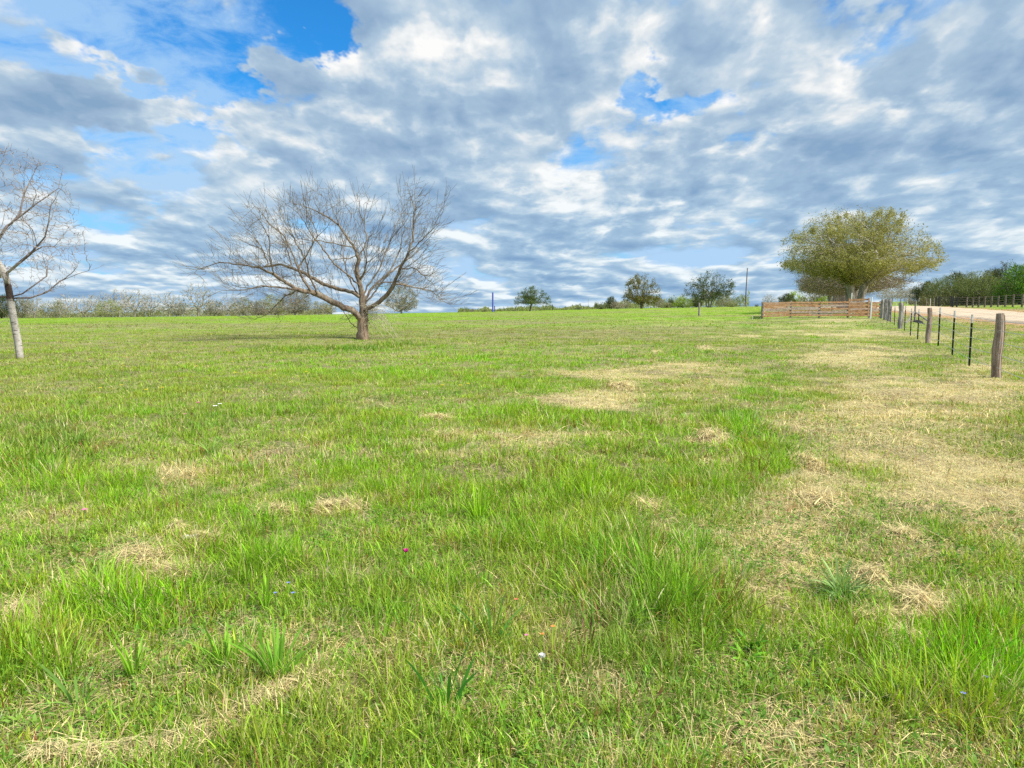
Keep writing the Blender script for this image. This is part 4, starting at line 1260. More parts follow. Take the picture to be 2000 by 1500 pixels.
# ---- wire fence running away on the right
A0 = np.array(hit(1947, 738)); A1 = np.array(hit(1726, 624.5))
u_ = (A1 - A0) / np.linalg.norm(A1 - A0); LEN = np.linalg.norm(A1 - A0)
def on_line(px):
    t = (px - 1000) / F
    # solve (A0 + s u).x / (A0 + s u).y = t
    s = (t * A0[1] - A0[0]) / (u_[0] - t * u_[1])
    return s
def fp(s): p = A0 + u_ * s; return p[0], p[1], tz(p[0], p[1])
wf = empty('wire_fence', (*fp(0)[:2], fp(0)[2]), 0, 'wire fence of rough wooden and dark white-tipped steel posts at the right', 'fence')
O = Vector(wf.location)
def cedar(s, h, r0, seed, lean=(0, 0), twin=False, mat=M_POST, parent=wf, org=O):
    x, y, z = fp(s); n = 12; r = random.Random(seed)
    pts = []; rd = []
    for k in range(n + 1):
        t = k / n
        pts.append(Vector((x + lean[0] * t + .018 * math.sin(t * 5 + seed), y + lean[1] * t + .015 * math.sin(t * 7), z - .1 + (h + .1) * t)) - org)
        rd.append(r0 * (1.12 - .12 * t) * (1 + .07 * math.sin(t * 9 + seed)) * (.86 if k == n else 1))
    geo = [tube(pts, rd, 14, seed, .16)]
    if twin:
        pts2 = [p + Vector((r0 * .85, .02, -.04 * k / n)) for k, p in enumerate(pts)]
        geo.append(tube(pts2, [a * .62 for a in rd], 10, seed + 5, .2))
    return solid('post', join(geo), mat, parent)
cedar(0, 1.36, .088, 3, (-.03, 0), True)
cedar(on_line(1812.5), 1.37, .085, 4, (-.03, 0), True)
cedar(on_line(1756), 1.52, .115, 5, (-.02, 0), True, M_POSTGREY)
for px, h, r0, sd2 in ((1734, 1.62, .13, 6), (1727, 1.66, .14, 7), (1720, 1.70, .15, 8)):
    cedar(on_line(px), h, r0, sd2, (.02, 0), False, M_POSTGREY)
tp = [1895.5, 1861, 1832.5, 1791.5, 1777, 1765, 1744.5, 1736.5]
tps = []
for k, px in enumerate(tp):
    s = on_line(px); x, y, z = fp(s); tps.append(s)
    b0 = Vector((x, y, z)) - O; lx = 0; H = 1.38
    an = math.atan2(u_[1], u_[0])
    p = solid('steel_post', join([box((b0.x + lx / 2, b0.y, b0.z + .52), (.021, .005, .60), an), box((b0.x + lx / 2, b0.y, b0.z + .52), (.0045, .024, .60), an)]
                                 + [box((b0.x + lx / 2 + .006, b0.y - .022, b0.z + .12 + .09 * j), (.010, .007, .012), an) for j in range(11)]), M_TPOST, wf)
    tip = solid('post_tip', join([box((b0.x + lx / 2, b0.y, b0.z + 1.12 + .11), (.022, .0055, .11), an), box((b0.x + lx / 2, b0.y, b0.z + 1.12 + .11), (.005, .025, .11), an)]), M_TIP, p)
stops = sorted([0, on_line(1812.5), on_line(1756), on_line(1727)] + tps)
ahead = -2.6
for j, hw in enumerate((.22, .50, .76, 1.0, 1.2)):
    P0 = []
    st = [-9.0, -4.0] + stops
    for a, c in zip(st[:-1], st[1:]):
        for k in range(8):
            t = k / 8; s = a + (c - a) * t
            x, y, z = fp(s); z0 = fp(a)[2]; z1 = fp(c)[2]
            P0.append(Vector((x - .03 * u_[1], y + .03 * u_[0], z0 + (z1 - z0) * t + hw - .02 * math.sin(math.pi * t))) - O)
    x, y, z = fp(stops[-1]); P0.append(Vector((x, y, z + hw)) - O)
    barbs = []
    for k in range(0, 60):
        s = k * .13 - 1.0; x, y, z = fp(s)
    solid('wire', tube(P0, [.006] * len(P0), 4, 0, 0, False), M_WIRE, wf)
# next posts of the same fence, just outside the frame
x, y, z = fp(-4.0)
cedar(-9.0, 1.36, .085, 13)
# brace at the corner: short stakes, a diagonal strut, dark strap
x, y, z = fp(on_line(1732)); c0 = Vector((x, y, z)) - O
solid('brace', join([tube([c0 + Vector((-.95, -4.6, -.05)), c0 + Vector((.1, -3.6, .75))], [.06, .055], 8, 2, .15)]), M_POSTGREY, wf)
solid('brace', join([tube([c0 + Vector((.62, -4.8, .0)), c0 + Vector((.15, -3.6, .72))], [.055, .05], 8, 3, .15)]), M_POSTGREY, wf)
solid('brace', join([tube([c0 + Vector((.14, -3.6, -.02)), c0 + Vector((.14, -3.6, 1.5))], [.075, .065], 10, 4, .15)]), M_POSTGREY, wf)
# black bucket lid hung on one of the steel posts
x, y, z = fp(on_line(1791.5)); bd = Vector((x - .02, y - .06, z + .74))
geo = []
V = []; Q = []; T = []
for a, (rr, hz) in enumerate(((.02, .10), (.13, .09), (.17, .03), (.24, .0), (.245, -.015))):
    for s in range(16): V.append((rr * math.cos(s * math.pi / 8) * 1.1, rr * math.sin(s * math.pi / 8) * .6, hz))
    if a:
        for s in range(16): Q.append(((a - 1) * 16 + s, (a - 1) * 16 + (s + 1) % 16, a * 16 + (s + 1) % 16, a * 16 + s))
lid = solid('rubber_cap', (V, Q, [tuple(range(16))]), M_RUBBER, smooth=True)
lid.location = bd; lid.rotation_euler = (.1, .22, 0)
md = lid.modifiers.new('s', 'SOLIDIFY'); md.thickness = .012
tag(lid, 'small black rubber cap hanging on a steel fence post', 'cap')

# ---- board fence across the lane end
def board_fence(name, P0, P1, posts, label, boards=5, H=1.5, mat=M_BOARD, bh=.15, off=0, seed=0, gap0=.16, thick_=.04, post_r=.09, grey=M_POSTGREY):
    a = np.array(P0); b = np.array(P1); L = np.linalg.norm(b - a); u = (b - a) / L
    root = empty(name, (a[0], a[1], tz(*a)), 0, label, 'fence'); o = Vector(root.location)
    side = Vector((u[1], -u[0], 0)) * (post_r + thick_ / 2 + .004)
    if side.y > 0: side = -side
    zz2 = []
    for k, s in enumerate(posts):
        x, y = a + u * s * L; z = tz(x, y); zz2.append((x, y, z))
        pts = [Vector((x, y, z - .1 + (H + .18) * t)) - o + Vector((.01 * math.sin(9 * t + k), 0, 0)) for t in np.linspace(0, 1, 6)]
        solid('post', tube(pts, [post_r * (1.08 - .1 * t) for t in np.linspace(0, 1, 6)], 10, seed + k, .12), grey, root)
    for k in range(len(posts) - 1):
        (xa, ya, za), (xb, yb, zb) = zz2[k], zz2[k + 1]
        for j in range(boards):
            h = gap0 + bh / 2 + (H - gap0 - bh) * j / (boards - 1)
            r = random.Random(seed + k * 9 + j)
            A_ = Vector((xa, ya, za + h + r.uniform(-.02, .02))) - o - side * (-1 if off else 1) * -1
            B_ = Vector((xb, yb, zb + h + r.uniform(-.02, .02))) - o - side * (-1 if off else 1) * -1
            d = (B_ - A_).normalized() * .01
            solid('board', beam(A_ + d, B_ - d, thick_, bh, r.uniform(-.015, .01), seed + k * 9 + j), mat if r.random() < .8 else M_BOARDGREY, root)
    return root
BL = np.array(hit(1488, 621)); BR = np.array(hit(1716, 624))
k_ = 72.0 / BL[1]; 
BL = np.array((ray(1488, 620).x * 72, 72.0)); BR = np.array((ray(1718, 620).x * 73, 73.0))
def fr(px): return (px - 1488) / (1718 - 1488)
bf = board_fence('board_fence', BL, BR, [0, fr(1543), fr(1599), fr(1655), fr(1697), 1.0], 'low fence of red-brown boards between grey posts, in front of the oak row', H=1.52, bh=.165, seed=3)
BL2 = np.array((ray(1492, 606).x * 79, 79.0)); BR2 = np.array((ray(1712, 606).x * 80, 80.0))
bf2 = board_fence('board_fence', BL2, BR2, [0, .2, .4, .6, .8, 1.0], 'second, farther board fence seen through the gaps of the red-brown one', H=1.25, bh=.13, seed=40, boards=4)
bf3 = board_fence('board_fence', BL + np.array((0.2, .5)), BL2, [0, .5, 1.0], 'short end fence of boards joining the two long board fences at the left', H=1.4, bh=.17, seed=60, boards=5)
# bowed wooden gate leaning on the fence at its right end
gx0, gx1 = ray(1657, 600).x * 71.6, ray(1697, 600).x * 71.4
gt = empty('wooden_gate', (gx0, 71.6, tz(gx0, 71.6)), 0, 'wooden gate of five boards closing the right end of the board fence', 'gate'); o = Vector(gt.location)
for j in range(5):
    h = .30 + j * .335
    solid('board', beam((0, 0, h), (gx1 - gx0, -.2, h + .07), .035, .17, .01, 80 + j), M_BOARD, gt)
for k in range(2):
    solid('stile', box(((gx1 - gx0) * (.03 if k == 0 else .97), -.05 - .2 * k, 1.0), (.06, .02, .86)), M_BOARD, gt)
# white pipes
def pole(name, px, d, z0, pts, r, mat, label, cat='pole', sides=10):
    x = ray(px, 600).x * d
    P_ = [Vector(p) for p in pts]
    ob = solid(name, tube(P_, [r] * len(P_) if not isinstance(r, (list, tuple)) else r, sides), mat, smooth=False)
    ob.location = (x, d, tz(x, d) + z0)
    return tag(ob, label, cat)
pole('white_pole', 1701, 69.0, -.05, [(0, 0, 0), (.01, 0, 1.0), (.05, 0, 2.0)], .062, M_WHITE, 'white pipe pole standing in front of the right end of the board fence')
pole('white_pole', 1662.5, 77.0, 0, [(0, 0, 0), (.0, 0, 2.4)], .05, M_WHITE, 'thin white pipe behind the board fence, in front of the oak trunks')
pole('utility_pole', 1455.5, 228, -.2, [(0, 0, 0), (.12, 0, 6), (.28, 0, 11.5)], [.17, .15, .12], bark('pole_wood', (.10, .075, .07), (.17, .13, .12), 2, .2), 'tall bare wooden utility pole on the skyline, right of the airy live oak')
blue = plain('blue_paint', (.09, .11, .52), .5)
pole('blue_pole', 962.5, 212, -.1, [(0, 0, 0), (0, 0, 5.4)], .22, blue, 'tall blue pole on the skyline at centre, left of the flat-topped dark tree')
pole('blue_post', 966, 211, -.1, [(0, 0, 0), (0, 0, 1.75)], .13, plain('dark_blue_paint', (.06, .08, .25), .5), 'short dark blue post at the foot of the tall blue pole')
pole('dark_post', 1078.5, 214, -.1, [(0, 0, 0), (0, 0, 1.75)], .13, M_BLACK, 'dark post on the skyline right of the flat-topped dark tree')
pole('thin_post', 907, 220, -.1, [(0, 0, 0), (0, 0, 1.9)], .05, M_POSTGREY, 'thin grey post on the skyline left of the blue pole, taller of two')
pole('thin_post', 936, 220, -.1, [(0, 0, 0), (0, 0, 1.5)], .04, M_POSTGREY, 'thin grey post on the skyline just left of the blue pole')
pole('thin_post', 1050, 220, -.1, [(0, 0, 0), (0, 0, 1.6)], .045, M_POSTGREY, 'thin post just right of the flat-topped dark tree')
pole('thin_post', 1149, 225, -.1, [(0, 0, 0), (0, 0, 3.4)], .035, M_POSTGREY, 'very thin tall post between the centre shrubs and the thicket')
pole('stake', 1366, 82, -.05, [(0, 0, 0), (.0, 0, .7), (-.03, 0, 1.42)], [.12, .10, .085], M_POSTGREY, 'weathered grey stake alone in the far pasture below the airy live oak', 'stake')
pole('marker_peg', 1470.5, 70, 0, [(0, 0, 0), (0, 0, .36)], .02, M_WHITE, 'tiny white marker peg in the grass left of the board fence', 'peg', 6)

# ---- dark rail fence and gate at the right
RA = [(1861, 113), (1869, 111), (1888, 107), (1900, 104.5), (1911, 102), (1923, 99.5), (1936, 96.5), (1949, 94), (1963, 91), (1978, 88), (1996, 85), (2014, 82), (2034, 79)]
pts_ = [(ray(px, 597).x * d, d) for px, d in RA]
rf = empty('rail_fence', (*pts_[0], tz(*pts_[0])), 0, 'long dark fence of brown posts and thin rails beyond the road at the right', 'fence'); o = Vector(rf.location)
for k, (x, y) in enumerate(pts_):
    z = tz(x, y)
    solid('post', tube([Vector((x, y, z - .2)) - o, Vector((x, y, z + .7)) - o, Vector((x + .02, y, z + 1.45)) - o], [.12, .11, .10], 8, k, .12), M_RAIL if k > 1 else M_BLACK, rf)
for k in range(len(pts_) - 1):
    (xa, ya), (xb, yb) = pts_[k], pts_[k + 1]
    for j in range(5):
        h = .30 + j * .26
        solid('rail', tube([Vector((xa, ya - .12, tz(xa, ya) + h)) - o, Vector((xb, yb - .12, tz(xb, yb) + h)) - o], [.028, .028], 6), M_BLACK if j % 2 else M_RAIL, rf)
gp = [(ray(px, 597).x * d, d) for px, d in ((1828, 121), (1833.5, 120), (1858, 115.5))]
mg = empty('metal_gate', (*gp[0], tz(*gp[0])), 0, 'black metal gate with thick posts left of the dark rail fence', 'gate'); o = Vector(mg.location)
for k, (x, y) in enumerate(gp):
    z = tz(x, y); solid('post', tube([Vector((x, y, z - .2)) - o, Vector((x, y, z + 1.62)) - o], [.11, .11], 10), M_BLACK, mg)
for j in range(5):
    (xa, ya), (xb, yb) = gp[1], gp[2]
    solid('rail', tube([Vector((xa, ya - .13, tz(xa, ya) + .3 + .28 * j)) - o, Vector((xb, yb - .13, tz(xb, yb) + .3 + .28 * j)) - o], [.03, .03], 6), M_BLACK, mg)
# pale posts of a wire fence on the far side of the road
ff = [(1728 + 7.4 * k, 150 - 2.0 * k) for k in range(14)]
fpn = [(ray(px, 598).x * d, d) for px, d in ff]
fw = empty('wire_fence', (*fpn[0], tz(*fpn[0])), 0, 'low wire fence with pale slim posts on the far side of the unpaved road', 'fence'); o = Vector(fw.location)
for k, (x, y) in enumerate(fpn):
    z = tz(x, y); solid('post', tube([Vector((x, y, z - .1)) - o, Vector((x, y, z + 1.3)) - o], [.055, .05], 6, k, .1), M_WHITE if k % 3 == 0 else M_POSTGREY, fw)
for j in range(4):
    solid('wire', tube([Vector((x, y - .07, tz(x, y) + .35 + .28 * j)) - o for x, y in fpn], [.012] * len(fpn), 4, 0, 0, False), M_WIRE, fw)

# ------------------------------------------------------------ hay left by the mower, each heap a thing
def strands(name, cx, cy, rx, ry, n, height, length, width, label, ang=0.0, cols=None, cat='hay', seed=0, bias=None):
    r = np.random.default_rng(seed)
    a = r.random(n) * 6.283; q_ = np.abs(r.normal(0, .62, n)) ** .8 * (1 + .25 * np.sin(a * 3 + seed))
    lx = np.cos(a) * q_ * rx; ly = np.sin(a) * q_ * ry
    c, s = math.cos(ang), math.sin(ang)
    x = cx + lx * c - ly * s; y = cy + lx * s + ly * c
    mound = height * np.clip(1 - q_ ** 2, 0, 1) * (.4 + .9 * vnoise(x, y, .18, seed))
    z0 = tz(cx, cy)
    base = np.stack([x - cx, y - cy, terrain(x, y) - z0 + .006 + mound * r.random(n) ** .5], 1)
    t = (C_STRAW * 1.0 if cols is None else np.array(cols)) * r.uniform(.6, 1.3, (n, 1))
    t = np.where((r.random(n) < .12)[:, None], np.array((.25, .17, .095)), t).clip(0, .8)
    global rng
    keep = rng; rng = r
    az = r.random(n) * 6.283 if bias is None else bias + r.normal(0, .7, n)
    ll = r.uniform(.4, 1.3, n) * length
    base[:, 0] -= np.cos(az) * ll / 2; base[:, 1] -= np.sin(az) * ll / 2
    ob = ribbons(name, base, az, r.normal(1.5, .22, n), ll, width * r.lognormal(0, .3, n), t, t, M_STRAW, curl=.3, segs=3)
    rng = keep
    ob.location = (cx, cy, z0)
    return tag(ob, label, cat)
HP = [(355, 941, 46, 13, 'rounded heap of dry hay on the left, highest of the heaps there'),
      (680, 994, 32, 12, 'right half of the bow-shaped pair of hay heaps left of centre'), (640, 1000, 26, 9, 'left half of the bow-shaped pair of hay heaps left of centre'),
      (535, 1006, 44, 8, 'thin flat streak of hay just left of the bow-shaped heaps'),
      (275, 1095, 46, 18, 'loose tangle of hay below the highest left heap'), (335, 1128, 55, 16, 'loose hay just right of and below the tangled one'),
      (405, 1064, 42, 8, 'thin streak of hay beside the two pale stones'), (28, 1205, 56, 26, 'broad pale hay patch cut off by the left edge'),
      (1392, 863, 30, 15, 'round tan hay heap beside the bright green strip'), (1385, 918, 40, 8, 'thin hay streak just below the round tan heap'),
      (1588, 915, 18, 22, 'upright tongue of hay pointing away, right of the bright green strip'), (1600, 982, 50, 18, 'wide matted hay below the upright tongue'),
      (1700, 1126, 46, 11, 'flat arc of hay above the silvery weed at lower right'), (1795, 1172, 42, 28, 'big tangled hay heap at lower right'),
      (1735, 1207, 66, 12, 'long arm of hay reaching left from the big tangled heap'), (1765, 1248, 27, 20, 'small round hay nest below the big tangled heap'),
      (1760, 1052, 46, 10, 'hay streak right of centre above the flat arc'), (858, 831, 26, 4, 'small distant wisp of hay at centre'),
      (1215, 762, 26, 6, 'small distant hay heap at the top of the dry patch'), (1258, 992, 34, 10, 'faint brown hay mat right of centre'),
      (345, 1045, 18, 7, 'tiny hay wisp above the pale stones')]
for k, (px, py, rx, ry, lab) in enumerate(HP):
    x, y = hit(px, py + ry * .3); m_ = y / F
    dy = (hit(px, py - ry)[1] - hit(px, py + ry)[1]) / 2
    area = rx * m_ * dy * 3
    strands('hay_clump', x, y, rx * m_, dy, int(min(3400, 700 + area * 3400)), .022 + .3 * min(rx * m_, dy) * .25, .15, .0026 + .00033 * y, lab + ', in the grass', seed=k)
# the long windrow at the lower left: one ridge of hay
WR = [(60, 1487), (180, 1486), (300, 1472), (360, 1450), (430, 1420), (500, 1385), (570, 1350), (640, 1312)]
wx_, wy_ = hit(400, 1435); n = 3600
r_ = np.random.default_rng(77)
pts2 = np.array([hit(*p) for p in WR]); t = r_.random(n) * (len(WR) - 1); i = t.astype(int); f_ = (t - i)[:, None]
c2 = pts2[i] * (1 - f_) + pts2[i + 1] * f_; off = r_.normal(0, .035, n) * (.6 + 1.6 * vnoise(c2[:, 0], c2[:, 1], .35, 8))
tv = pts2[i + 1] - pts2[i]; tv /= np.linalg.norm(tv, axis=1)[:, None]
x = c2[:, 0] - tv[:, 1] * off; y = c2[:, 1] + tv[:, 0] * off
z0 = tz(wx_, wy_)
base = np.stack([x - wx_, y - wy_, terrain(x, y) - z0 + .05 * np.exp(-(off / .055) ** 2) * r_.random(n) ** .5 * (.4 + vnoise(x, y, .25, 3))], 1)
kp = vnoise(x, y, .22, 12) ** 1.3 * (.45 + vnoise(x, y, .6, 19)) > r_.random(n) * .6
x, y, base, tv = x[kp], y[kp], base[kp], tv[kp]; n = len(x)
tcol = (C_STRAW * .92 * r_.uniform(.55, 1.3, (n, 1))).clip(0, .8)
waz = r_.random(n) * 6.283; wl = r_.uniform(.04, .17, n)
base[:, 0] -= np.cos(waz) * wl / 2; base[:, 1] -= np.sin(waz) * wl / 2
wr = ribbons('hay_windrow', base, waz, r_.normal(1.5, .2, n), wl, .003 * r_.lognormal(0, .3, n), tcol, tcol, M_STRAW, segs=3)
wr.location = (wx_, wy_, z0)
tag(wr, 'long low ridge of raked hay running up from the lower left corner', 'hay')

# ------------------------------------------------------------ stones, weeds, flowers
def stone(px, py, r, label, seed):
    x, y = hit(px, py); rr = random.Random(seed); V = []; Q = []
    n, mm = 10, 6
    for i in range(mm + 1):
        th = math.pi * i / mm
        for j in range(n):
            ph = 2 * math.pi * j / n; k = r * (1 + .22 * math.sin(3 * ph + seed) * math.sin(th) + rr.uniform(-.08, .08))
            V.append((k * math.sin(th) * math.cos(ph) * 1.4, k * math.sin(th) * math.sin(ph), k * .6 * math.cos(th)))
            if i: Q.append(((i - 1) * n + j, (i - 1) * n + (j + 1) % n, i * n + (j + 1) % n, i * n + j))
    ob = solid('stone', (V, Q, []), plain('pale_stone', (.55, .54, .51), .9, 0, .2, 30), smooth=True)
    ob.location = (x, y, tz(x, y) + r * .3)
    tag(ob, label, 'stone')
stone(366, 1062, .035, 'left of two pale stones in the grass beside a thin hay streak', 1)
stone(385, 1064, .045, 'right, larger of two pale stones in the grass beside a thin hay streak', 2)

def broad(name, px, py, n, L, W, label, c, lean=.7, cat='weed', seed=0, tip_c=None):
    """rosette of broad blades"""
    global rng
    x, y = hit(px, py); z = tz(x, y); r = np.random.default_rng(seed); keep = rng; rng = r
    az = np.linspace(0, 6.283, n, endpoint=False) + r.normal(0, .35, n)
    base = np.stack([np.cos(az) * .025 * r.random(n) * 2, np.sin(az) * .025, np.zeros(n)], 1)
    cc = (np.array(c) * np.array((2.1, 1.75, .9)) * r.uniform(.7, 1.3, (n, 1))).clip(0, .75)
    tc = cc if tip_c is None else np.array(tip_c) * r.uniform(.8, 1.2, (n, 1))
    segs = 5
    ln = (lean + r.normal(0, .25, n)).clip(.05, 1.4)
    ob = ribbons(name, base, az, ln, L * r.uniform(.5, 1.2, n), W * .72 * r.uniform(.6, 1.2, n), cc, tc, M_LEAF, curl=.9, segs=segs, roll=az + np.pi / 2 + r.normal(0, .2, n))
    rng = keep
    ob.location = (x, y, z)
    return tag(ob, label, cat)
WD = [(540, 1325, 34, .26, .020, 'clump of broad fresh green blades at the lower left above the hay ridge', (.10, .25, .05), .5, 'grass clump'),
      (265, 1320, 26, .24, .014, 'grass clump of medium blades between the left bank and the broad-bladed clump', (.11, .25, .035), .5, 'grass clump'),
      (440, 1300, 24, .22, .017, 'smaller broad-bladed grass clump just left of the large one', (.12, .28, .05), .5, 'grass clump'),
      (150, 1375, 14, .22, .016, 'bluish green blades bending outwards near the left edge', (.10, .22, .09), .7, 'grass clump'),
      (520, 1190, 22, .22, .015, 'upright broad grass clump above the hay ridge, left of centre', (.13, .29, .04), .35, 'grass clump'),
      (965, 1250, 10, .24, .022, 'single tuft of wide blue-green blades at lower centre', (.07, .21, .08), .25, 'grass clump'),
      (870, 1375, 8, .24, .022, 'pair of wide dark green blades standing up at lower centre', (.05, .20, .05), .25, 'grass clump'),
      (735, 1250, 20, .22, .012, 'loose grass clump left of the wide blue-green tuft', (.12, .26, .05), .5, 'grass clump'),
      (1640, 1160, 60, .20, .020, 'silvery blue-green weed left of the big tangled hay heap', (.14, .24, .16), .8, 'weed'),
      (1655, 1180, 70, .22, .008, 'feathery dark green weed at the foot of the silvery one', (.06, .15, .06), .9, 'weed'),
      (1465, 1262, 22, .11, .035, 'round-leaved dark green weed at lower right', (.05, .17, .03), .9, 'weed'),
      (1462, 1285, 18, .09, .032, 'round-leaved fresh green weed just below the darker one', (.09, .26, .04), 1.0, 'weed'),
      (1385, 1265, 40, .12, .010, 'bushy low herb left of the round-leaved weeds', (.10, .24, .04), .8, 'weed'),
      (1145, 1268, 7, .14, .014, 'dark purple-leaved sprout at lower centre', (.10, .05, .075), .3, 'weed'),
      (1107, 1262, 6, .10, .012, 'small purple-leaved sprout just left of the taller one', (.12, .06, .07), .3, 'weed'),
      (1270, 1150, 60, .30, .010, 'tall dense tuft of long green grass right of centre', (.10, .25, .03), .5, 'grass clump'),
      (1330, 1190, 56, .30, .009, 'second tall tuft of long grass, right beside the dense one', (.12, .27, .04), .65, 'grass clump'),
      (1360, 1110, 50, .28, .009, 'tall tuft of long grass above and right of the dense one', (.09, .23, .03), .55, 'grass clump'),
      (935, 1020, 44, .26, .011, 'upright bright green tuft in the middle of the near field', (.15, .32, .03), .35, 'grass clump'),
      (1150, 985, 40, .26, .012, 'upright bright green tuft right of the middle one', (.16, .33, .03), .35, 'grass clump'),
      (1860, 1330, 60, .22, .008, 'large soft tuft of yellow-green grass at lower right', (.17, .33, .03), .6, 'grass clump'),
      (415, 905, 30, .22, .014, 'bluish grass tuft just above the highest left hay heap', (.12, .24, .09), .6, 'grass clump')]
for k, (px, py, n_, L, W, lab, c, ln, cat) in enumerate(WD):
    broad('grass_clump' if cat != 'weed' else 'weed', px, py, n_, L, W, lab, c, ln, cat, k + 50)

M_FL = {}
def flower(px, py, h, r, colr, label, group=None, petals=5, d=None, cup=False, seed=0):
    x, y = hit(px, py)
    # foot of the stem: the head is seen at px, py
    z = tz(x, y); rd = random.Random(seed)
    root = empty('flower', (x, y - h * .35, z), rd.uniform(0, 6), label, 'flower', group)
    if colr not in M_FL: M_FL[colr] = plain('petal', colr, .6, 0, .05)
    solid('stem', tube([(0, 0, 0), (.004, .003, h * .6), (0, 0, h)], [.0022] * 3, 5), M_STEM, root)
    V = []; Q = []
    for k in range(petals):
        a = 2 * math.pi * k / petals; c, s = math.cos(a), math.sin(a); w_ = r * .55; lift = r * (1.1 if cup else .25)
        for (l, ww, zz3) in ((.05, .2, 0), (.55, 1, lift * .5), (1.0, .5, lift)):
            rad_ = r * l * (.7 if cup and l == 1.0 else 1)
            for sg in (-1, 1): V.append((c * rad_ - s * w_ * ww * sg, s * rad_ + c * w_ * ww * sg, h + zz3))
        o = len(V) - 6; Q += [(o, o + 1, o + 3, o + 2), (o + 2, o + 3, o + 5, o + 4)]
    solid('petals', (V, Q, []), M_FL[colr], root)
M_STEM = plain('stem_green', (.12, .22, .05), .6)
MAG, WHT, PNK, YEL, BLU, ORG = (.55, .02, .25), (.75, .75, .72), (.55, .16, .28), (.75, .55, .02), (.16, .20, .50), (.65, .20, .04)
flower(796, 1127, .16, .020, MAG, 'magenta cup-shaped flower alone in the grass at lower centre', cup=True)
flower(425, 831, .16, .034, WHT, 'left of two white flowers on the dark green patch at left')
flower(434, 826, .16, .030, WHT, 'right of two white flowers on the dark green patch at left')
flower(392, 821, .14, .028, MAG, 'magenta flower just left of the two white ones')
flower(366, 846, .12, .022, PNK, 'pale pink flower below and left of the two white ones')
flower(174, 1034, .12, .022, PNK, 'pale pink flower in the left foreground')
flower(1058, 1318, .10, .018, WHT, 'small white clover head at lower centre', petals=9, cup=True)
flower(568, 1170, .10, .010, BLU, 'upper of three small blue flowers left of centre')
flower(543, 1190, .10, .010, BLU, 'left of three small blue flowers left of centre')
flower(577, 1190, .10, .011, BLU, 'right of three small blue flowers left of centre')
flower(1914, 1353, .09, .010, BLU, 'upper of two small blue flowers at lower right')
flower(1870, 1386, .09, .010, BLU, 'lower of two small blue flowers at lower right')
flower(1079, 1251, .09, .011, ORG, 'tiny orange-red flower beside the purple sprouts, upper left one')
flower(1058, 1263, .08, .011, ORG, 'tiny orange-red flower just left of the purple sprouts')
flower(1008, 1198, .09, .010, (.6, .12, .08), 'tiny red flower above the wide blue-green tuft')
flower(1028, 1265, .08, .010, PNK, 'tiny pink flower right of the wide blue-green tuft')
YL = ['left of the two nearest yellow flowers at the left', 'right of the two nearest yellow flowers at the left', 'lower of the yellow pair right of the two nearest at the left', 'upper of the yellow pair right of the two nearest at the left',
      'left of two yellow flowers side by side left of centre', 'right of two yellow flowers side by side left of centre', 'lone yellow flower up left of the side by side pair', 'yellow flower just above the side by side pair',
      'left of three tiny yellow flowers near the white scaly trunk', 'right of three tiny yellow flowers near the white scaly trunk', 'middle, lowest of three tiny yellow flowers near the white scaly trunk',
      'yellow flower below the grass band of the big spreading tree', 'leftmost of three yellow flowers beside the brown patch at centre', 'middle of three yellow flowers beside the brown patch at centre', 'rightmost of three yellow flowers beside the brown patch at centre',
      'lone yellow flower midway between brown patch and big spreading tree', 'yellow flower halfway between the near pair and the white scaly trunk', 'tiny yellow flower left of the grass band of the big tree', 'tiny yellow flower just below the left end of the grass band']
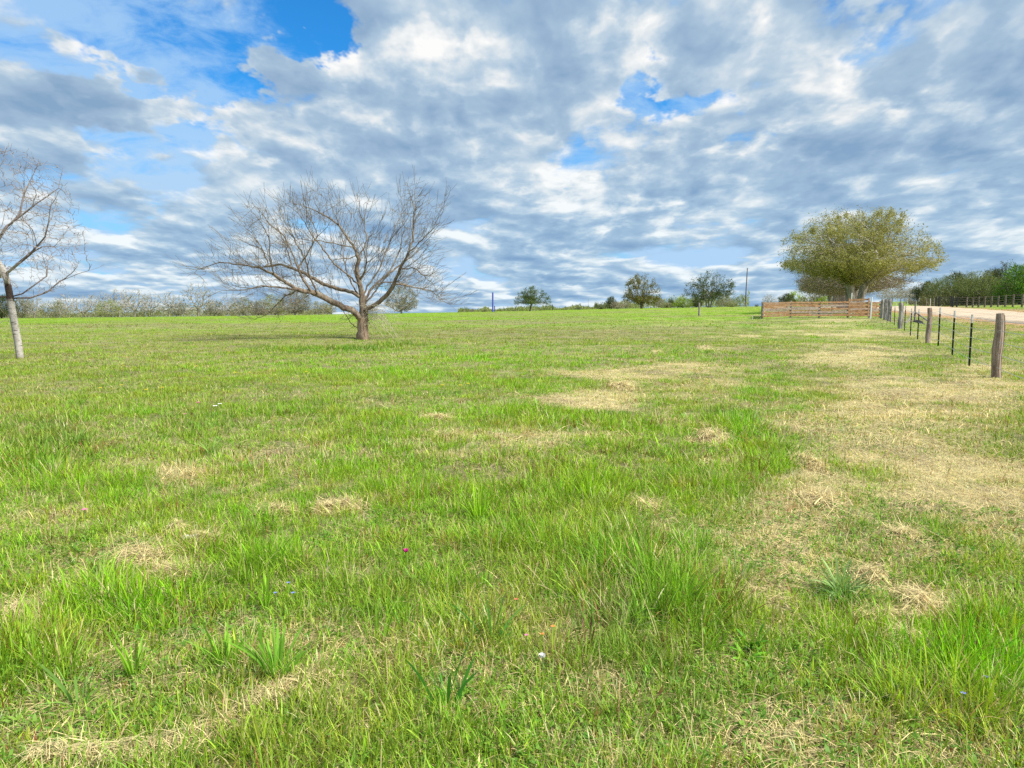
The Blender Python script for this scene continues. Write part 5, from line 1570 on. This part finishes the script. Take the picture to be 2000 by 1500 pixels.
for k, (px, py) in enumerate([(200, 774), (241, 770), (290, 788), (321, 783), (463, 746), (490, 748), (386, 728), (456, 719), (110, 671), (121, 670), (115, 673), (690, 729), (865, 780), (900, 781), (915, 778), (600, 745), (245, 729), (440, 688), (530, 700)]):
    flower(px, py, .14, .030, YEL, YL[k], 'small yellow flowers dotted over the left pasture', petals=8, seed=k)

# low broad-leaved ground herbs: nobody could count them
x, y = scatter(15000, 1.9, 6.5, .9)
k = (fbm(x, y, .9, 501, 3) + .12 * (x > -.4)) > .53
x, y = x[k], y[k]; ii = np.repeat(np.arange(len(x)), 5); n = len(ii)
az = rng.random(n) * 6.283; rr = .03 * np.sqrt(rng.random(n))
base = np.stack([x[ii] + rr * np.cos(az), y[ii] + rr * np.sin(az), terrain(x[ii], y[ii]) + rng.random(n) * .035], 1)
cc = lerp(np.tile(np.array((.10, .25, .03)), (n, 1)), np.array((.22, .36, .05)), rng.random(n))
tag(ribbons('clover', base, az, rng.normal(1.1, .3, n), rng.uniform(.018, .04, n), rng.uniform(.010, .018, n), cc, cc, M_LEAF, segs=2, roll=az + np.pi / 2), kind='stuff')

# dry seed stalks and flowering stems standing above the grass
x, y = scatter(1500, 1.9, 12, 1.0); n = len(x)
h = rng.uniform(.10, .26, n); az = rng.random(n) * 6.283; lean = rng.normal(.25, .25, n)
base = np.stack([x, y, terrain(x, y)], 1)
cc = lerp(np.tile(C_STRAW * .8, (n, 1)), np.array((.30, .17, .10)), (rng.random(n) < .3) * 1.0)
tag(ribbons('seed_stalks', base, az, lean, h, .0022 + .0003 * y, cc, cc, M_STRAW, segs=3, curl=.6), kind='stuff')
ii = np.repeat(np.arange(n), 5)
tip = base + np.stack([np.cos(az) * np.sin(lean) * h, np.sin(az) * np.sin(lean) * h, np.cos(lean) * h], 1) * rng.uniform(.82, 1.0, (n, 1))
m_ = len(ii)
tag(ribbons('seed_heads', tip[ii] + np.stack([np.zeros(m_), np.zeros(m_), -rng.random(m_) * .03], 1), rng.random(m_) * 6.283, rng.normal(.6, .3, m_), rng.uniform(.008, .022, m_), .003 + .0004 * y[ii], cc[ii] * 1.05, cc[ii] * 1.1, M_STRAW, segs=1), kind='stuff')
